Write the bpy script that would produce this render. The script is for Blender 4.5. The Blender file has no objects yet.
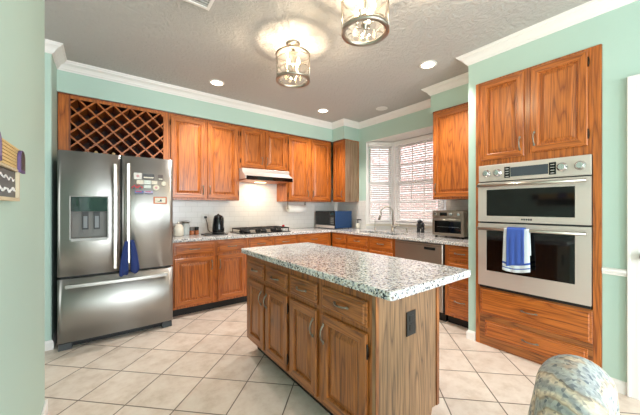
import bpy, bmesh, math, random
from mathutils import Vector, Matrix
random.seed(5)
SC = bpy.context.scene
COL = SC.collection
PI = math.pi
R90 = -PI / 2

# ------------------------------------------------------------------ camera
cam_d = bpy.data.cameras.new('camera')
cam = bpy.data.objects.new('camera', cam_d)
COL.objects.link(cam)
cam_d.sensor_width = 36.0
cam_d.lens = 36.0 * 284.0 / 640.0
cam_d.clip_start = 0.02
cam.location = (0, 0, 1.28)
cam.rotation_euler = (PI / 2, 0, -math.atan(218.0 / 284.0))
SC.camera = cam

# ------------------------------------------------------------------ world, exposure, lights
SC.view_settings.view_transform = 'Standard'
SC.view_settings.look = 'None'
SC.view_settings.gamma = 1.0
SC.view_settings.exposure = 0.45
SC.view_settings.use_curve_mapping = False
SC.cycles.use_denoising = True
SC.cycles.max_bounces = 10
SC.cycles.diffuse_bounces = 5
SC.cycles.transparent_max_bounces = 24
SC.cycles.sample_clamp_indirect = 6.0
SC.cycles.caustics_reflective = False
SC.cycles.caustics_refractive = False

W = bpy.data.worlds.new('sky')
SC.world = W
W.use_nodes = True
wb = W.node_tree.nodes['Background']
wb.inputs[0].default_value = (0.86, 0.93, 1.0, 1)
wb.inputs[1].default_value = 3.2


def light(name, kind, loc, energy, color=(1, 1, 1), rot=(0, 0, 0), size=None, size_y=None, radius=None, spot=None):
    d = bpy.data.lights.new(name, kind)
    d.energy = energy
    d.color = color
    if kind == 'AREA':
        d.shape = 'RECTANGLE'
        d.size = size
        d.size_y = size_y or size
    else:
        d.shadow_soft_size = radius or 0.03
    if spot:
        d.spot_size = spot
        d.spot_blend = 0.6
    o = bpy.data.objects.new(name, d)
    COL.objects.link(o)
    o.location = loc
    o.rotation_euler = rot
    return o


OW_ = 2.845
# added daylight panels at unseen rear openings, shaped for streaks on the fridge
for px_ in (0.65, 1.95):
    light('added_rear_daylight', 'AREA', (px_, -3.22, 1.2), 58, (0.90, 0.96, 1.0), (PI / 2, 0, 0), 0.66, 2.2)
light('added_side_fill', 'AREA', (OW_ + 0.06, -2.0, 1.52), 42, (0.86, 0.94, 1.0), (PI / 2, 0, PI / 2), 1.4, 1.25)  # added at an unseen window to lighten the near wall
# added fill in the passage, which has no window
light('added_passage_fill', 'AREA', (-1.75, 2.6, 1.5), 10, (0.96, 1.0, 0.98), (PI / 2, 0, R90), 0.9, 1.6)


# ------------------------------------------------------------------ materials
def nmat(name):
    m = bpy.data.materials.new(name)
    m.use_nodes = True
    nt = m.node_tree
    return m, nt, nt.nodes['Principled BSDF']


def lin(c):
    return tuple((x / 12.92 if x <= 0.04045 else ((x + 0.055) / 1.055) ** 2.4) for x in [v / 255.0 for v in c]) + (1.0,)


def N(nt, t, **kw):
    n = nt.nodes.new(t)
    for k, v in kw.items():
        setattr(n, k, v)
    return n


def simple(name, rgb, rough=0.5, metal=0.0, coat=0.0, noise=0.0, nscale=60.0, bump=0.0, trans=0.0, spec=0.5):
    m, nt, b = nmat(name)
    b.inputs['Base Color'].default_value = lin(rgb)
    b.inputs['Roughness'].default_value = rough
    b.inputs['Metallic'].default_value = metal
    b.inputs['Coat Weight'].default_value = coat
    b.inputs['Specular IOR Level'].default_value = spec
    tc = N(nt, 'ShaderNodeTexCoord')
    n = N(nt, 'ShaderNodeTexNoise')
    n.inputs['Scale'].default_value = nscale
    n.inputs['Detail'].default_value = 3
    nt.links.new(tc.outputs['Object'], n.inputs['Vector'])
    if noise > 0:
        mx = N(nt, 'ShaderNodeMix', data_type='RGBA')
        c = lin(rgb)
        mx.inputs['A'].default_value = tuple(x * (1 - noise) for x in c[:3]) + (1,)
        mx.inputs['B'].default_value = tuple(min(1, x * (1 + noise)) for x in c[:3]) + (1,)
        nt.links.new(n.outputs['Fac'], mx.inputs['Factor'])
        nt.links.new(mx.outputs['Result'], b.inputs['Base Color'])
    if bump > 0:
        bp = N(nt, 'ShaderNodeBump')
        bp.inputs['Strength'].default_value = bump
        bp.inputs['Distance'].default_value = 0.004
        nt.links.new(n.outputs['Fac'], bp.inputs['Height'])
        nt.links.new(bp.outputs['Normal'], b.inputs['Normal'])
    return m


def ramp(nt, stops, interp='LINEAR'):
    r = N(nt, 'ShaderNodeValToRGB')
    r.color_ramp.interpolation = interp
    el = r.color_ramp.elements
    while len(el) > 1:
        el.remove(el[-1])
    el[0].position = stops[0][0]
    el[0].color = stops[0][1]
    for p, c in stops[1:]:
        e = el.new(p)
        e.color = c
    return r


def oak(name, light_c, dark_c, axis, rings=10.0, contrast=1.0, gloss=0.32):
    m, nt, b = nmat(name)
    L = nt.links.new
    tc = N(nt, 'ShaderNodeTexCoord')
    oi = N(nt, 'ShaderNodeObjectInfo')
    mul = N(nt, 'ShaderNodeMath', operation='MULTIPLY')
    mul.inputs[1].default_value = 9.0
    L(oi.outputs['Random'], mul.inputs[0])
    add = N(nt, 'ShaderNodeVectorMath', operation='ADD')
    L(tc.outputs['Object'], add.inputs[0])
    L(mul.outputs[0], add.inputs[1])

    def mapped(across, along):
        mp = N(nt, 'ShaderNodeMapping')
        s = [across, across, across]
        s[axis] = along
        mp.inputs['Scale'].default_value = s
        L(add.outputs[0], mp.inputs['Vector'])
        return mp
    n1 = N(nt, 'ShaderNodeTexNoise')
    n1.inputs['Scale'].default_value = 1.0
    n1.inputs['Detail'].default_value = 1.5
    n1.inputs['Roughness'].default_value = 0.4
    L(mapped(11.0, 0.8).outputs[0], n1.inputs['Vector'])
    k = N(nt, 'ShaderNodeMath', operation='MULTIPLY')
    k.inputs[1].default_value = rings
    L(n1.outputs['Fac'], k.inputs[0])
    pp = N(nt, 'ShaderNodeMath', operation='PINGPONG')
    pp.inputs[1].default_value = 0.5
    L(k.outputs[0], pp.inputs[0])
    mid = tuple((a * 0.6 + c * 0.4) for a, c in zip(lin(light_c), lin(dark_c)))
    r = ramp(nt, [(0.0, tuple(0.7 * a + 0.3 * c for a, c in zip(lin(dark_c), mid))), (0.10, mid), (0.26, tuple(0.75 * a + 0.25 * c for a, c in zip(lin(light_c), mid))), (0.5, lin(light_c))])
    L(pp.outputs[0], r.inputs['Fac'])
    n2 = N(nt, 'ShaderNodeTexNoise')
    n2.inputs['Scale'].default_value = 1.0
    n2.inputs['Detail'].default_value = 3.0
    L(mapped(150.0, 5.0).outputs[0], n2.inputs['Vector'])
    r2 = ramp(nt, [(0.32, (0.42, 0.36, 0.30, 1)), (0.56, (1, 1, 1, 1))])
    L(n2.outputs['Fac'], r2.inputs['Fac'])
    mx = N(nt, 'ShaderNodeMix', data_type='RGBA', blend_type='MULTIPLY')
    mx.inputs['Factor'].default_value = 0.75 * contrast
    L(r.outputs['Color'], mx.inputs['A'])
    L(r2.outputs['Color'], mx.inputs['B'])
    L(mx.outputs['Result'], b.inputs['Base Color'])
    b.inputs['Roughness'].default_value = gloss
    b.inputs['Coat Weight'].default_value = 0.25
    b.inputs['Coat Roughness'].default_value = 0.2
    bp = N(nt, 'ShaderNodeBump')
    bp.inputs['Strength'].default_value = 0.12
    bp.inputs['Distance'].default_value = 0.002
    L(n2.outputs['Fac'], bp.inputs['Height'])
    L(bp.outputs['Normal'], b.inputs['Normal'])
    return m


OAK_L, OAK_D = (196, 110, 42), (134, 64, 20)
ISL_L, ISL_D = (170, 102, 46), (104, 54, 22)  # island oak: dim light put into the browner colour
M = {}
M['oak_v'] = oak('honey_oak_vertical', OAK_L, OAK_D, 2)
M['oak_h'] = oak('honey_oak_horizontal', OAK_L, OAK_D, 0)
M['isl_v'] = oak('dim_brown_oak_vertical', ISL_L, ISL_D, 2)
M['isl_h'] = oak('dim_brown_oak_horizontal', ISL_L, ISL_D, 0)
M['veneer'] = oak('grey_lit_oak_veneer', (156, 118, 84), (78, 52, 34), 2, 13.0)  # island end panel: grey cast of the light painted into the tan
M['oak_dark'] = oak('dark_oak_strip', (150, 76, 38), (92, 42, 18), 2)  # darker brown oak for the thin edge strips
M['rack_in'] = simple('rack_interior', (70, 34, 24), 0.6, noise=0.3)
M['toe'] = simple('black_toe_board', (22, 20, 19), 0.6)
M['pewter'] = simple('antique_pewter', (140, 132, 120), 0.35, 0.9)
M['bronze'] = simple('dark_bronze', (48, 38, 32), 0.4, 0.7)
M['nickel'] = simple('brushed_nickel', (176, 170, 160), 0.28, 1.0)
M['chrome'] = simple('chrome', (215, 215, 215), 0.12, 1.0)
M['black'] = simple('black_plastic', (18, 18, 20), 0.35)
M['black_gloss'] = simple('black_glass', (8, 9, 10), 0.06)
M['iron'] = simple('cast_iron', (24, 23, 23), 0.6, bump=0.3, nscale=200)
M['white'] = simple('white_paint', (236, 233, 230), 0.4)
M['trimwhite'] = simple('trim_white', (240, 236, 234), 0.4)
M['mint'] = simple('mint_paint', (184, 209, 198), 0.6, noise=0.02, nscale=150, bump=0.15)
M['cream'] = simple('cream_ceramic', (228, 220, 204), 0.3)
M['navy'] = simple('navy_cloth', (32, 52, 110), 0.9, noise=0.25, nscale=300, bump=0.5)
M['bluecloth'] = simple('blue_cloth', (62, 92, 176), 0.9, noise=0.25, nscale=300, bump=0.5)
M['whitecloth'] = simple('white_cloth', (218, 226, 232), 0.9, noise=0.08, nscale=300, bump=0.5)
M['blue_sheen'] = simple('blue_sheen_case', (36, 72, 118), 0.25, 0.3)  # glossy black case with its blue reflection put into the colour
M['paper'] = simple('paper_towel', (242, 242, 240), 0.9, bump=0.3, nscale=120)
M['greyplastic'] = simple('grey_plastic', (120, 118, 114), 0.5)
M['darkgrey'] = simple('dark_grey_plastic', (52, 54, 56), 0.5)
M['copper'] = simple('copper_lid', (190, 110, 60), 0.4, 0.3)
M['red'] = simple('red_plastic', (190, 40, 45), 0.5)
M['brickglow'] = None


def brushed(name, rgb, rough, axis, metal=1.0, aniso=0.0, arot=0.0):
    m, nt, b = nmat(name)
    L = nt.links.new
    if aniso:
        tg = N(nt, 'ShaderNodeTangent', direction_type='RADIAL', axis='Z')
        L(tg.outputs[0], b.inputs['Tangent'])
        b.inputs['Anisotropic'].default_value = aniso
        b.inputs['Anisotropic Rotation'].default_value = arot
    b.inputs['Metallic'].default_value = metal
    tc = N(nt, 'ShaderNodeTexCoord')
    mp = N(nt, 'ShaderNodeMapping')
    s = [400.0, 400.0, 400.0]
    s[axis] = 4.0
    mp.inputs['Scale'].default_value = s
    L(tc.outputs['Object'], mp.inputs['Vector'])
    n = N(nt, 'ShaderNodeTexNoise')
    n.inputs['Scale'].default_value = 1.0
    n.inputs['Detail'].default_value = 2.0
    L(mp.outputs[0], n.inputs['Vector'])
    r = ramp(nt, [(0.3, tuple(x * 0.965 for x in lin(rgb)[:3]) + (1,)), (0.7, lin(rgb))])
    L(n.outputs['Fac'], r.inputs['Fac'])
    L(r.outputs['Color'], b.inputs['Base Color'])
    mr = N(nt, 'ShaderNodeMapRange')
    mr.inputs['To Min'].default_value = rough - 0.015
    mr.inputs['To Max'].default_value = rough + 0.02
    L(n.outputs['Fac'], mr.inputs['Value'])
    L(mr.outputs[0], b.inputs['Roughness'])
    return m


M['steel'] = brushed('stainless_steel', (190, 188, 185), 0.32, 0, 0.9)
M['steel_warm'] = brushed('warm_stainless', (164, 150, 138), 0.3, 0, 0.85)
M['steel_v'] = brushed('stainless_steel_vertical', (176, 174, 171), 0.34, 0, 0.9, 0.85, 0.25)
M['steel_bright'] = brushed('bright_stainless', (226, 214, 207), 0.36, 0, 0.6)


def thin_glass(name, tint=(1, 1, 1), refl=0.5):
    m = bpy.data.materials.new(name)
    m.use_nodes = True
    nt = m.node_tree
    nt.nodes.remove(nt.nodes['Principled BSDF'])
    out = nt.nodes['Material Output']
    tr = N(nt, 'ShaderNodeBsdfTransparent')
    tr.inputs[0].default_value = tint + (1,)
    gl = N(nt, 'ShaderNodeBsdfGlossy')
    gl.inputs['Roughness'].default_value = 0.03
    fr = N(nt, 'ShaderNodeFresnel')
    fr.inputs['IOR'].default_value = 1.45
    mu = N(nt, 'ShaderNodeMath', operation='MULTIPLY')
    mu.inputs[1].default_value = refl
    nt.links.new(fr.outputs[0], mu.inputs[0])
    mx = N(nt, 'ShaderNodeMixShader')
    nt.links.new(mu.outputs[0], mx.inputs[0])
    nt.links.new(tr.outputs[0], mx.inputs[1])
    nt.links.new(gl.outputs[0], mx.inputs[2])
    nt.links.new(mx.outputs[0], out.inputs['Surface'])
    return m


M['glass'] = thin_glass('window_glass')
M['lglass'] = thin_glass('lantern_glass', (1.0, 0.985, 0.96), 0.9)


def emis(name, rgb, s):
    m, nt, b = nmat(name)
    b.inputs['Base Color'].default_value = lin(rgb)
    b.inputs['Emission Color'].default_value = lin(rgb)
    b.inputs['Emission Strength'].default_value = s
    return m


M['bulb'] = emis('glowing_bulb', (255, 214, 160), 14)
M['can'] = emis('lit_diffuser', (255, 238, 214), 9)


def granite():
    m, nt, b = nmat('speckled_granite')
    L = nt.links.new
    tc = N(nt, 'ShaderNodeTexCoord')
    v = N(nt, 'ShaderNodeTexVoronoi')
    v.inputs['Scale'].default_value = 120
    v.inputs['Randomness'].default_value = 1.0
    nz = N(nt, 'ShaderNodeTexNoise')
    nz.inputs['Scale'].default_value = 60
    nz.inputs['Detail'].default_value = 2
    L(tc.outputs['Object'], nz.inputs['Vector'])
    dst = N(nt, 'ShaderNodeMix', data_type='VECTOR')
    dst.inputs['Factor'].default_value = 0.02
    L(tc.outputs['Object'], dst.inputs['A'])
    L(nz.outputs['Color'], dst.inputs['B'])
    L(dst.outputs['Result'], v.inputs['Vector'])
    sep = N(nt, 'ShaderNodeSeparateColor')
    L(v.outputs['Color'], sep.inputs[0])
    r = ramp(nt, [(0.0, lin((52, 54, 62))), (0.08, lin((118, 122, 134))), (0.15, lin((176, 177, 184))), (0.34, lin((226, 222, 220))),
                  (0.70, lin((206, 196, 182))), (0.82, lin((236, 236, 234))), (0.93, lin((134, 124, 116)))], 'CONSTANT')
    L(sep.outputs[0], r.inputs['Fac'])
    v2 = N(nt, 'ShaderNodeTexVoronoi')
    v2.inputs['Scale'].default_value = 260
    L(dst.outputs['Result'], v2.inputs['Vector'])
    s2 = N(nt, 'ShaderNodeSeparateColor')
    L(v2.outputs['Color'], s2.inputs[0])
    r2 = ramp(nt, [(0.0, (0.12, 0.13, 0.15, 1)), (0.06, (1, 1, 1, 1))], 'CONSTANT')
    L(s2.outputs[1], r2.inputs['Fac'])
    mx = N(nt, 'ShaderNodeMix', data_type='RGBA', blend_type='MULTIPLY')
    mx.inputs['Factor'].default_value = 0.8
    L(r.outputs['Color'], mx.inputs['A'])
    L(r2.outputs['Color'], mx.inputs['B'])
    L(mx.outputs['Result'], b.inputs['Base Color'])
    b.inputs['Roughness'].default_value = 0.12
    return m


M['granite'] = granite()


def floor_tile():
    m, nt, b = nmat('beige_floor_tile')
    L = nt.links.new
    tc = N(nt, 'ShaderNodeTexCoord')
    mp = N(nt, 'ShaderNodeMapping', vector_type='TEXTURE')
    T = 0.3445
    # texture space: rotate 45 degrees, one unit per tile
    a = PI / 4
    u0, v0 = 2.003, 1.492
    ox = u0 * math.cos(a) - v0 * math.sin(a)
    oy = u0 * math.sin(a) + v0 * math.cos(a)
    mp.inputs['Location'].default_value = (ox, oy, 0)
    mp.inputs['Rotation'].default_value = (0, 0, a)
    mp.inputs['Scale'].default_value = (T, T, 1)
    L(tc.outputs['Object'], mp.inputs['Vector'])
    fl = N(nt, 'ShaderNodeVectorMath', operation='FLOOR')
    L(mp.outputs[0], fl.inputs[0])
    fr = N(nt, 'ShaderNodeVectorMath', operation='FRACTION')
    L(mp.outputs[0], fr.inputs[0])
    sx = N(nt, 'ShaderNodeSeparateXYZ')
    L(fr.outputs[0], sx.inputs[0])
    ds = []
    for k in (0, 1):
        pp = N(nt, 'ShaderNodeMath', operation='PINGPONG')
        pp.inputs[1].default_value = 0.5
        L(sx.outputs[k], pp.inputs[0])
        ds.append(pp)
    mn = N(nt, 'ShaderNodeMath', operation='MINIMUM')
    L(ds[0].outputs[0], mn.inputs[0])
    L(ds[1].outputs[0], mn.inputs[1])
    mr = N(nt, 'ShaderNodeMapRange')
    mr.inputs['From Min'].default_value = 0.009
    mr.inputs['From Max'].default_value = 0.014
    L(mn.outputs[0], mr.inputs['Value'])
    wn = N(nt, 'ShaderNodeTexWhiteNoise', noise_dimensions='2D')
    L(fl.outputs[0], wn.inputs['Vector'])
    n = N(nt, 'ShaderNodeTexNoise')
    n.inputs['Scale'].default_value = 9
    n.inputs['Detail'].default_value = 6
    n.inputs['Roughness'].default_value = 0.65
    ad = N(nt, 'ShaderNodeVectorMath', operation='ADD')
    L(tc.outputs['Object'], ad.inputs[0])
    L(wn.outputs['Color'], ad.inputs[1])
    L(ad.outputs[0], n.inputs['Vector'])
    r = ramp(nt, [(0.3, lin((204, 186, 170))), (0.5, lin((222, 207, 194))), (0.72, lin((232, 220, 208)))])
    L(n.outputs['Fac'], r.inputs['Fac'])
    hv = N(nt, 'ShaderNodeHueSaturation')
    mv = N(nt, 'ShaderNodeMapRange')
    mv.inputs['To Min'].default_value = 0.94
    mv.inputs['To Max'].default_value = 1.04
    L(wn.outputs['Value'], mv.inputs['Value'])
    L(mv.outputs[0], hv.inputs['Value'])
    L(r.outputs['Color'], hv.inputs['Color'])
    mx = N(nt, 'ShaderNodeMix', data_type='RGBA')
    mx.inputs['A'].default_value = lin((112, 98, 86))
    L(mr.outputs[0], mx.inputs['Factor'])
    L(hv.outputs['Color'], mx.inputs['B'])
    L(mx.outputs['Result'], b.inputs['Base Color'])
    b.inputs['Roughness'].default_value = 0.38
    bp = N(nt, 'ShaderNodeBump')
    bp.inputs['Strength'].default_value = 0.5
    bp.inputs['Distance'].default_value = 0.003
    L(mr.outputs[0], bp.inputs['Height'])
    L(bp.outputs['Normal'], b.inputs['Normal'])
    return m


M['floor'] = floor_tile()


def brick_mat(name, c1, c2, mortar, bw, rh, ms, axes, rough=0.3, bump=0.4, offset=0.5):
    m, nt, b = nmat(name)
    L = nt.links.new
    tc = N(nt, 'ShaderNodeTexCoord')
    sp = N(nt, 'ShaderNodeSeparateXYZ')
    cb = N(nt, 'ShaderNodeCombineXYZ')
    L(tc.outputs['Object'], sp.inputs[0])
    L(sp.outputs[axes[0]], cb.inputs[0])
    L(sp.outputs[axes[1]], cb.inputs[1])
    br = N(nt, 'ShaderNodeTexBrick')
    br.offset = offset
    br.inputs['Scale'].default_value = 1.0
    br.inputs['Brick Width'].default_value = bw
    br.inputs['Row Height'].default_value = rh
    br.inputs['Mortar Size'].default_value = ms
    br.inputs['Color1'].default_value = lin(c1)
    br.inputs['Color2'].default_value = lin(c2)
    br.inputs['Mortar'].default_value = lin(mortar)
    L(cb.outputs[0], br.inputs['Vector'])
    L(br.outputs['Color'], b.inputs['Base Color'])
    b.inputs['Roughness'].default_value = rough
    bp = N(nt, 'ShaderNodeBump', invert=True)
    bp.inputs['Strength'].default_value = bump
    bp.inputs['Distance'].default_value = 0.002
    L(br.outputs['Fac'], bp.inputs['Height'])
    L(bp.outputs['Normal'], b.inputs['Normal'])
    return m


M['splash_x'] = brick_mat('white_tile_back', (232, 228, 224), (229, 225, 221), (218, 214, 210), 0.152, 0.076, 0.003, (0, 2), 0.2)
M['splash_y'] = brick_mat('white_tile_side', (232, 228, 224), (229, 225, 221), (218, 214, 210), 0.152, 0.076, 0.003, (1, 2), 0.2)
M['brick'] = brick_mat('red_brick', (190, 144, 138), (204, 160, 152), (226, 216, 210), 0.215, 0.075, 0.012, (1, 2), 0.85)


def ceiling_mat():
    m, nt, b = nmat('textured_ceiling')
    L = nt.links.new
    b.inputs['Base Color'].default_value = lin((190, 187, 184))
    b.inputs['Roughness'].default_value = 0.75
    tc = N(nt, 'ShaderNodeTexCoord')
    n = N(nt, 'ShaderNodeTexNoise')
    n.inputs['Scale'].default_value = 15
    n.inputs['Detail'].default_value = 4
    n.inputs['Roughness'].default_value = 0.6
    n.inputs['Distortion'].default_value = 1.6
    L(tc.outputs['Object'], n.inputs['Vector'])
    r = ramp(nt, [(0.42, (0, 0, 0, 1)), (0.58, (1, 1, 1, 1))])
    L(n.outputs['Fac'], r.inputs['Fac'])
    bp = N(nt, 'ShaderNodeBump')
    bp.inputs['Strength'].default_value = 0.5
    bp.inputs['Distance'].default_value = 0.009
    L(r.outputs['Color'], bp.inputs['Height'])
    L(bp.outputs['Normal'], b.inputs['Normal'])
    return m


M['ceiling'] = ceiling_mat()


def fabric_mat():
    m, nt, b = nmat('woven_chair_fabric')
    L = nt.links.new
    tc = N(nt, 'ShaderNodeTexCoord')
    w = N(nt, 'ShaderNodeTexWave', wave_type='RINGS', rings_direction='X')
    w.inputs['Scale'].default_value = 6.5
    w.inputs['Distortion'].default_value = 2.5
    w.inputs['Detail'].default_value = 3
    w.inputs['Detail Scale'].default_value = 1.4
    mp = N(nt, 'ShaderNodeMapping')
    mp.inputs['Location'].default_value = (0, -0.20, -0.66)
    L(tc.outputs['Object'], mp.inputs['Vector'])
    L(mp.outputs[0], w.inputs['Vector'])
    r = ramp(nt, [(0.0, lin((172, 180, 186))), (0.16, lin((206, 206, 200))), (0.28, lin((232, 224, 212))), (0.58, lin((226, 214, 192))),
                  (0.74, lin((176, 162, 148))), (0.88, lin((182, 188, 186))), (1.0, lin((168, 176, 182)))])
    L(w.outputs['Fac'], r.inputs['Fac'])
    v = N(nt, 'ShaderNodeTexVoronoi')
    v.inputs['Scale'].default_value = 105
    L(tc.outputs['Object'], v.inputs['Vector'])
    s = N(nt, 'ShaderNodeSeparateColor')
    L(v.outputs['Color'], s.inputs[0])
    r2 = ramp(nt, [(0.0, lin((112, 118, 134))), (0.3, lin((214, 206, 198))), (1.0, lin((255, 250, 240)))])
    L(s.outputs[0], r2.inputs['Fac'])
    mx = N(nt, 'ShaderNodeMix', data_type='RGBA', blend_type='MULTIPLY')
    mx.inputs['Factor'].default_value = 0.8
    L(r.outputs['Color'], mx.inputs['A'])
    L(r2.outputs['Color'], mx.inputs['B'])
    L(mx.outputs['Result'], b.inputs['Base Color'])
    b.inputs['Roughness'].default_value = 0.9
    bp = N(nt, 'ShaderNodeBump')
    bp.inputs['Strength'].default_value = 0.5
    bp.inputs['Distance'].default_value = 0.003
    L(v.outputs['Distance'], bp.inputs['Height'])
    L(bp.outputs['Normal'], b.inputs['Normal'])
    return m


M['fabric'] = fabric_mat()


# ------------------------------------------------------------------ mesh helpers
class MB:
    """collects shapes; build() links them as ONE mesh object"""

    def __init__(self):
        self.bm = bmesh.new()

    def box(self, x0, y0, z0, x1, y1, z1, mi=0):
        x0, x1 = min(x0, x1), max(x0, x1)
        y0, y1 = min(y0, y1), max(y0, y1)
        z0, z1 = min(z0, z1), max(z0, z1)
        v = [self.bm.verts.new(p) for p in ((x0, y0, z0), (x1, y0, z0), (x1, y1, z0), (x0, y1, z0), (x0, y0, z1), (x1, y0, z1), (x1, y1, z1), (x0, y1, z1))]
        for f in ((3, 2, 1, 0), (4, 5, 6, 7), (0, 1, 5, 4), (1, 2, 6, 5), (2, 3, 7, 6), (3, 0, 4, 7)):
            fa = self.bm.faces.new([v[i] for i in f])
            fa.material_index = mi
        return self

    def loft(self, loops, cap0=True, cap1=True, closed=True, mi=0, smooth=False):
        rows = [[self.bm.verts.new(p) for p in lp] for lp in loops]
        n = len(rows[0])
        for a, b in zip(rows, rows[1:]):
            for i in range(n if closed else n - 1):
                j = (i + 1) % n
                f = self.bm.faces.new((a[i], a[j], b[j], b[i]))
                f.material_index = mi
                f.smooth = smooth
        if cap0:
            f = self.bm.faces.new(rows[0][::-1]); f.material_index = mi
        if cap1:
            f = self.bm.faces.new(rows[-1]); f.material_index = mi
        return self

    def tube(self, pts, r, seg=8, mi=0, cap=True):
        pts = [Vector(p) for p in pts]
        rs = r if isinstance(r, (list, tuple)) else [r] * len(pts)
        loops = []
        up = None
        for i, p in enumerate(pts):
            t = (pts[min(i + 1, len(pts) - 1)] - pts[max(i - 1, 0)]).normalized()
            if up is None:
                up = Vector((0, 0, 1)) if abs(t.z) < 0.9 else Vector((1, 0, 0))
            s = t.cross(up).normalized()
            up = s.cross(t).normalized()
            loops.append([p + s * math.cos(a) * rs[i] + up * math.sin(a) * rs[i] for a in [2 * PI * k / seg for k in range(seg)]])
        self.loft(loops, cap, cap, mi=mi, smooth=True)
        return self

    def lathe(self, prof, c=(0, 0, 0), seg=24, mi=0, cap0=True, cap1=True, axis='z', smooth=True):
        loops = []
        for r, h in prof:
            lp = []
            for k in range(seg):
                a = 2 * PI * k / seg
                u, v = r * math.cos(a), r * math.sin(a)
                if axis == 'z':
                    lp.append((c[0] + u, c[1] + v, c[2] + h))
                elif axis == 'x':
                    lp.append((c[0] + h, c[1] + u, c[2] + v))
                else:
                    lp.append((c[0] + v, c[1] + h, c[2] + u))
            loops.append(lp)
        self.loft(loops, cap0, cap1, mi=mi, smooth=smooth)
        return self

    def ball(self, c, r, seg=14, mi=0):
        if not isinstance(r, (list, tuple)):
            r = (r, r, r)
        m = 8
        loops = []
        for i in range(m + 1):
            th = -PI / 2 + PI * (i if 0 < i < m else (0.12 if i == 0 else m - 0.12)) / m
            loops.append([(c[0] + r[0] * math.cos(th) * math.cos(2 * PI * k / seg), c[1] + r[1] * math.cos(th) * math.sin(2 * PI * k / seg), c[2] + r[2] * math.sin(th)) for k in range(seg)])
        self.loft(loops, mi=mi, smooth=True)
        return self

    def prism(self, poly, a, b, axis='z', mi=0):
        """poly in the two other axes, swept from a to b"""
        def P(u, v, h):
            return {'z': (u, v, h), 'x': (h, u, v), 'y': (u, h, v)}[axis]
        self.loft([[P(u, v, a) for u, v in poly], [P(u, v, b) for u, v in poly]], mi=mi)
        return self

    def rings(self, x0, z0, x1, z1, y, steps, mi=0, mi_rail=None, rail_step=None):
        """concentric rectangles facing -Y; steps = (inset, depth behind y); closes the front"""
        rows = []
        for ins, d in steps:
            rows.append([self.bm.verts.new(p) for p in ((x0 + ins, y + d, z0 + ins), (x1 - ins, y + d, z0 + ins), (x1 - ins, y + d, z1 - ins), (x0 + ins, y + d, z1 - ins))])
        f = self.bm.faces.new(rows[0][::-1]); f.material_index = mi
        for k, (a, b) in enumerate(zip(rows, rows[1:])):
            for i in range(4):
                j = (i + 1) % 4
                f = self.bm.faces.new((a[i], a[j], b[j], b[i]))
                f.material_index = mi_rail if (mi_rail is not None and i in (0, 2) and k == rail_step) else mi
        f = self.bm.faces.new(rows[-1]); f.material_index = mi
        return self

    def build(self, name, mats, parent=None, bevel=0.0, loc=None, rz=0.0, smooth_angle=None, rot=None):
        bmesh.ops.recalc_face_normals(self.bm, faces=self.bm.faces)
        me = bpy.data.meshes.new(name)
        self.bm.to_mesh(me)
        self.bm.free()
        for m in (mats if isinstance(mats, (list, tuple)) else [mats]):
            me.materials.append(M[m] if isinstance(m, str) else m)
        o = link(name, me, parent, loc, rz)
        if rot:
            o.rotation_euler = rot
        if bevel:
            md = o.modifiers.new('edge', 'BEVEL')
            md.width = bevel
            md.segments = 2
            md.limit_method = 'ANGLE'
        return o


def link(name, me, parent=None, loc=None, rz=0.0):
    o = bpy.data.objects.new(name, me)
    COL.objects.link(o)
    if parent:
        o.parent = parent
    if loc:
        o.location = loc
    if rz:
        o.rotation_euler = (0, 0, rz)
    return o


def tag(o, label, cat, group=None):
    o['label'] = label
    o['category'] = cat
    if group:
        o['group'] = group
    return o


def thing(name, label, cat, loc=(0, 0, 0), rz=0.0, group=None):
    o = link(name, None, None, loc, rz)
    o.empty_display_size = 0.1
    return tag(o, label, cat, group)


def struct(o):
    o['kind'] = 'structure'
    return o


def sbox(name, b, mat, bevel=0.0):
    return struct(MB().box(*b).build(name, mat, bevel=bevel))


# ------------------------------------------------------------------ the setting
CZ = 2.755
WB = 4.235      # back wall
WR = 3.61       # sink wall
OW = 2.845      # oven wall face
NW = -0.28      # near wall face
HY = 3.51       # passage wall face
LA = -0.36      # fridge alcove side

sbox('floor', (-2.0, -3.4, -0.1, 4.3, 4.5, 0), 'floor')
sbox('ceiling', (-2.0, -3.4, CZ, 3.75, 4.4, CZ + 0.1), 'ceiling')
sbox('wall_back', (LA, WB, 0, WR + 0.12, WB + 0.12, CZ), 'mint')
w = MB()
w.box(WR, 3.40, 0, WR + 0.12, WB, CZ)
w.box(WR, 1.96, 2.41, WR + 0.12, 3.40, CZ)
w.box(WR, 1.20, 0, WR + 0.12, 1.96, CZ)
struct(w.build('wall_right', 'mint'))
sbox('wall_left', (NW - 0.13, -3.2, 0, NW, 2.43, CZ), 'mint', 0.01)
sbox('wall_passage', (-1.9, HY, 0, LA, WB + 0.12, CZ), 'mint', 0.012)
sbox('wall_passage_far', (-2.0, 1.2, 0, -1.9, HY, CZ), 'mint')
sbox('wall_passage_near', (-1.9, 1.2, 0, NW - 0.13, 1.3, CZ), 'mint')
w = MB()
w.box(OW, 1.25, 0, WR, 1.32, CZ)
w.box(OW, 0.383, 2.455, OW + 0.12, 1.25, CZ)
w.box(OW, 0.203, 0, OW + 0.12, 0.383, CZ)
w.box(OW, -0.62, 2.10, OW + 0.12, 0.203, CZ)
w.box(OW, -1.25, 0, OW + 0.12, -0.62, CZ)
w.box(OW, -3.2, 0, OW + 0.12, -2.75, CZ)
w.box(OW, -2.75, 0, OW + 0.12, -1.25, 0.85)  # unseen window opening, added for the side fill
w.box(OW, -2.75, 2.2, OW + 0.12, -1.25, CZ)
struct(w.build('wall_oven', 'mint'))
w = MB()
w.box(NW, -3.3, 0, 0.3, -3.2, CZ)
w.box(1.0, -3.3, 0, 1.6, -3.2, CZ)
w.box(2.3, -3.3, 0, OW, -3.2, CZ)
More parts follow.
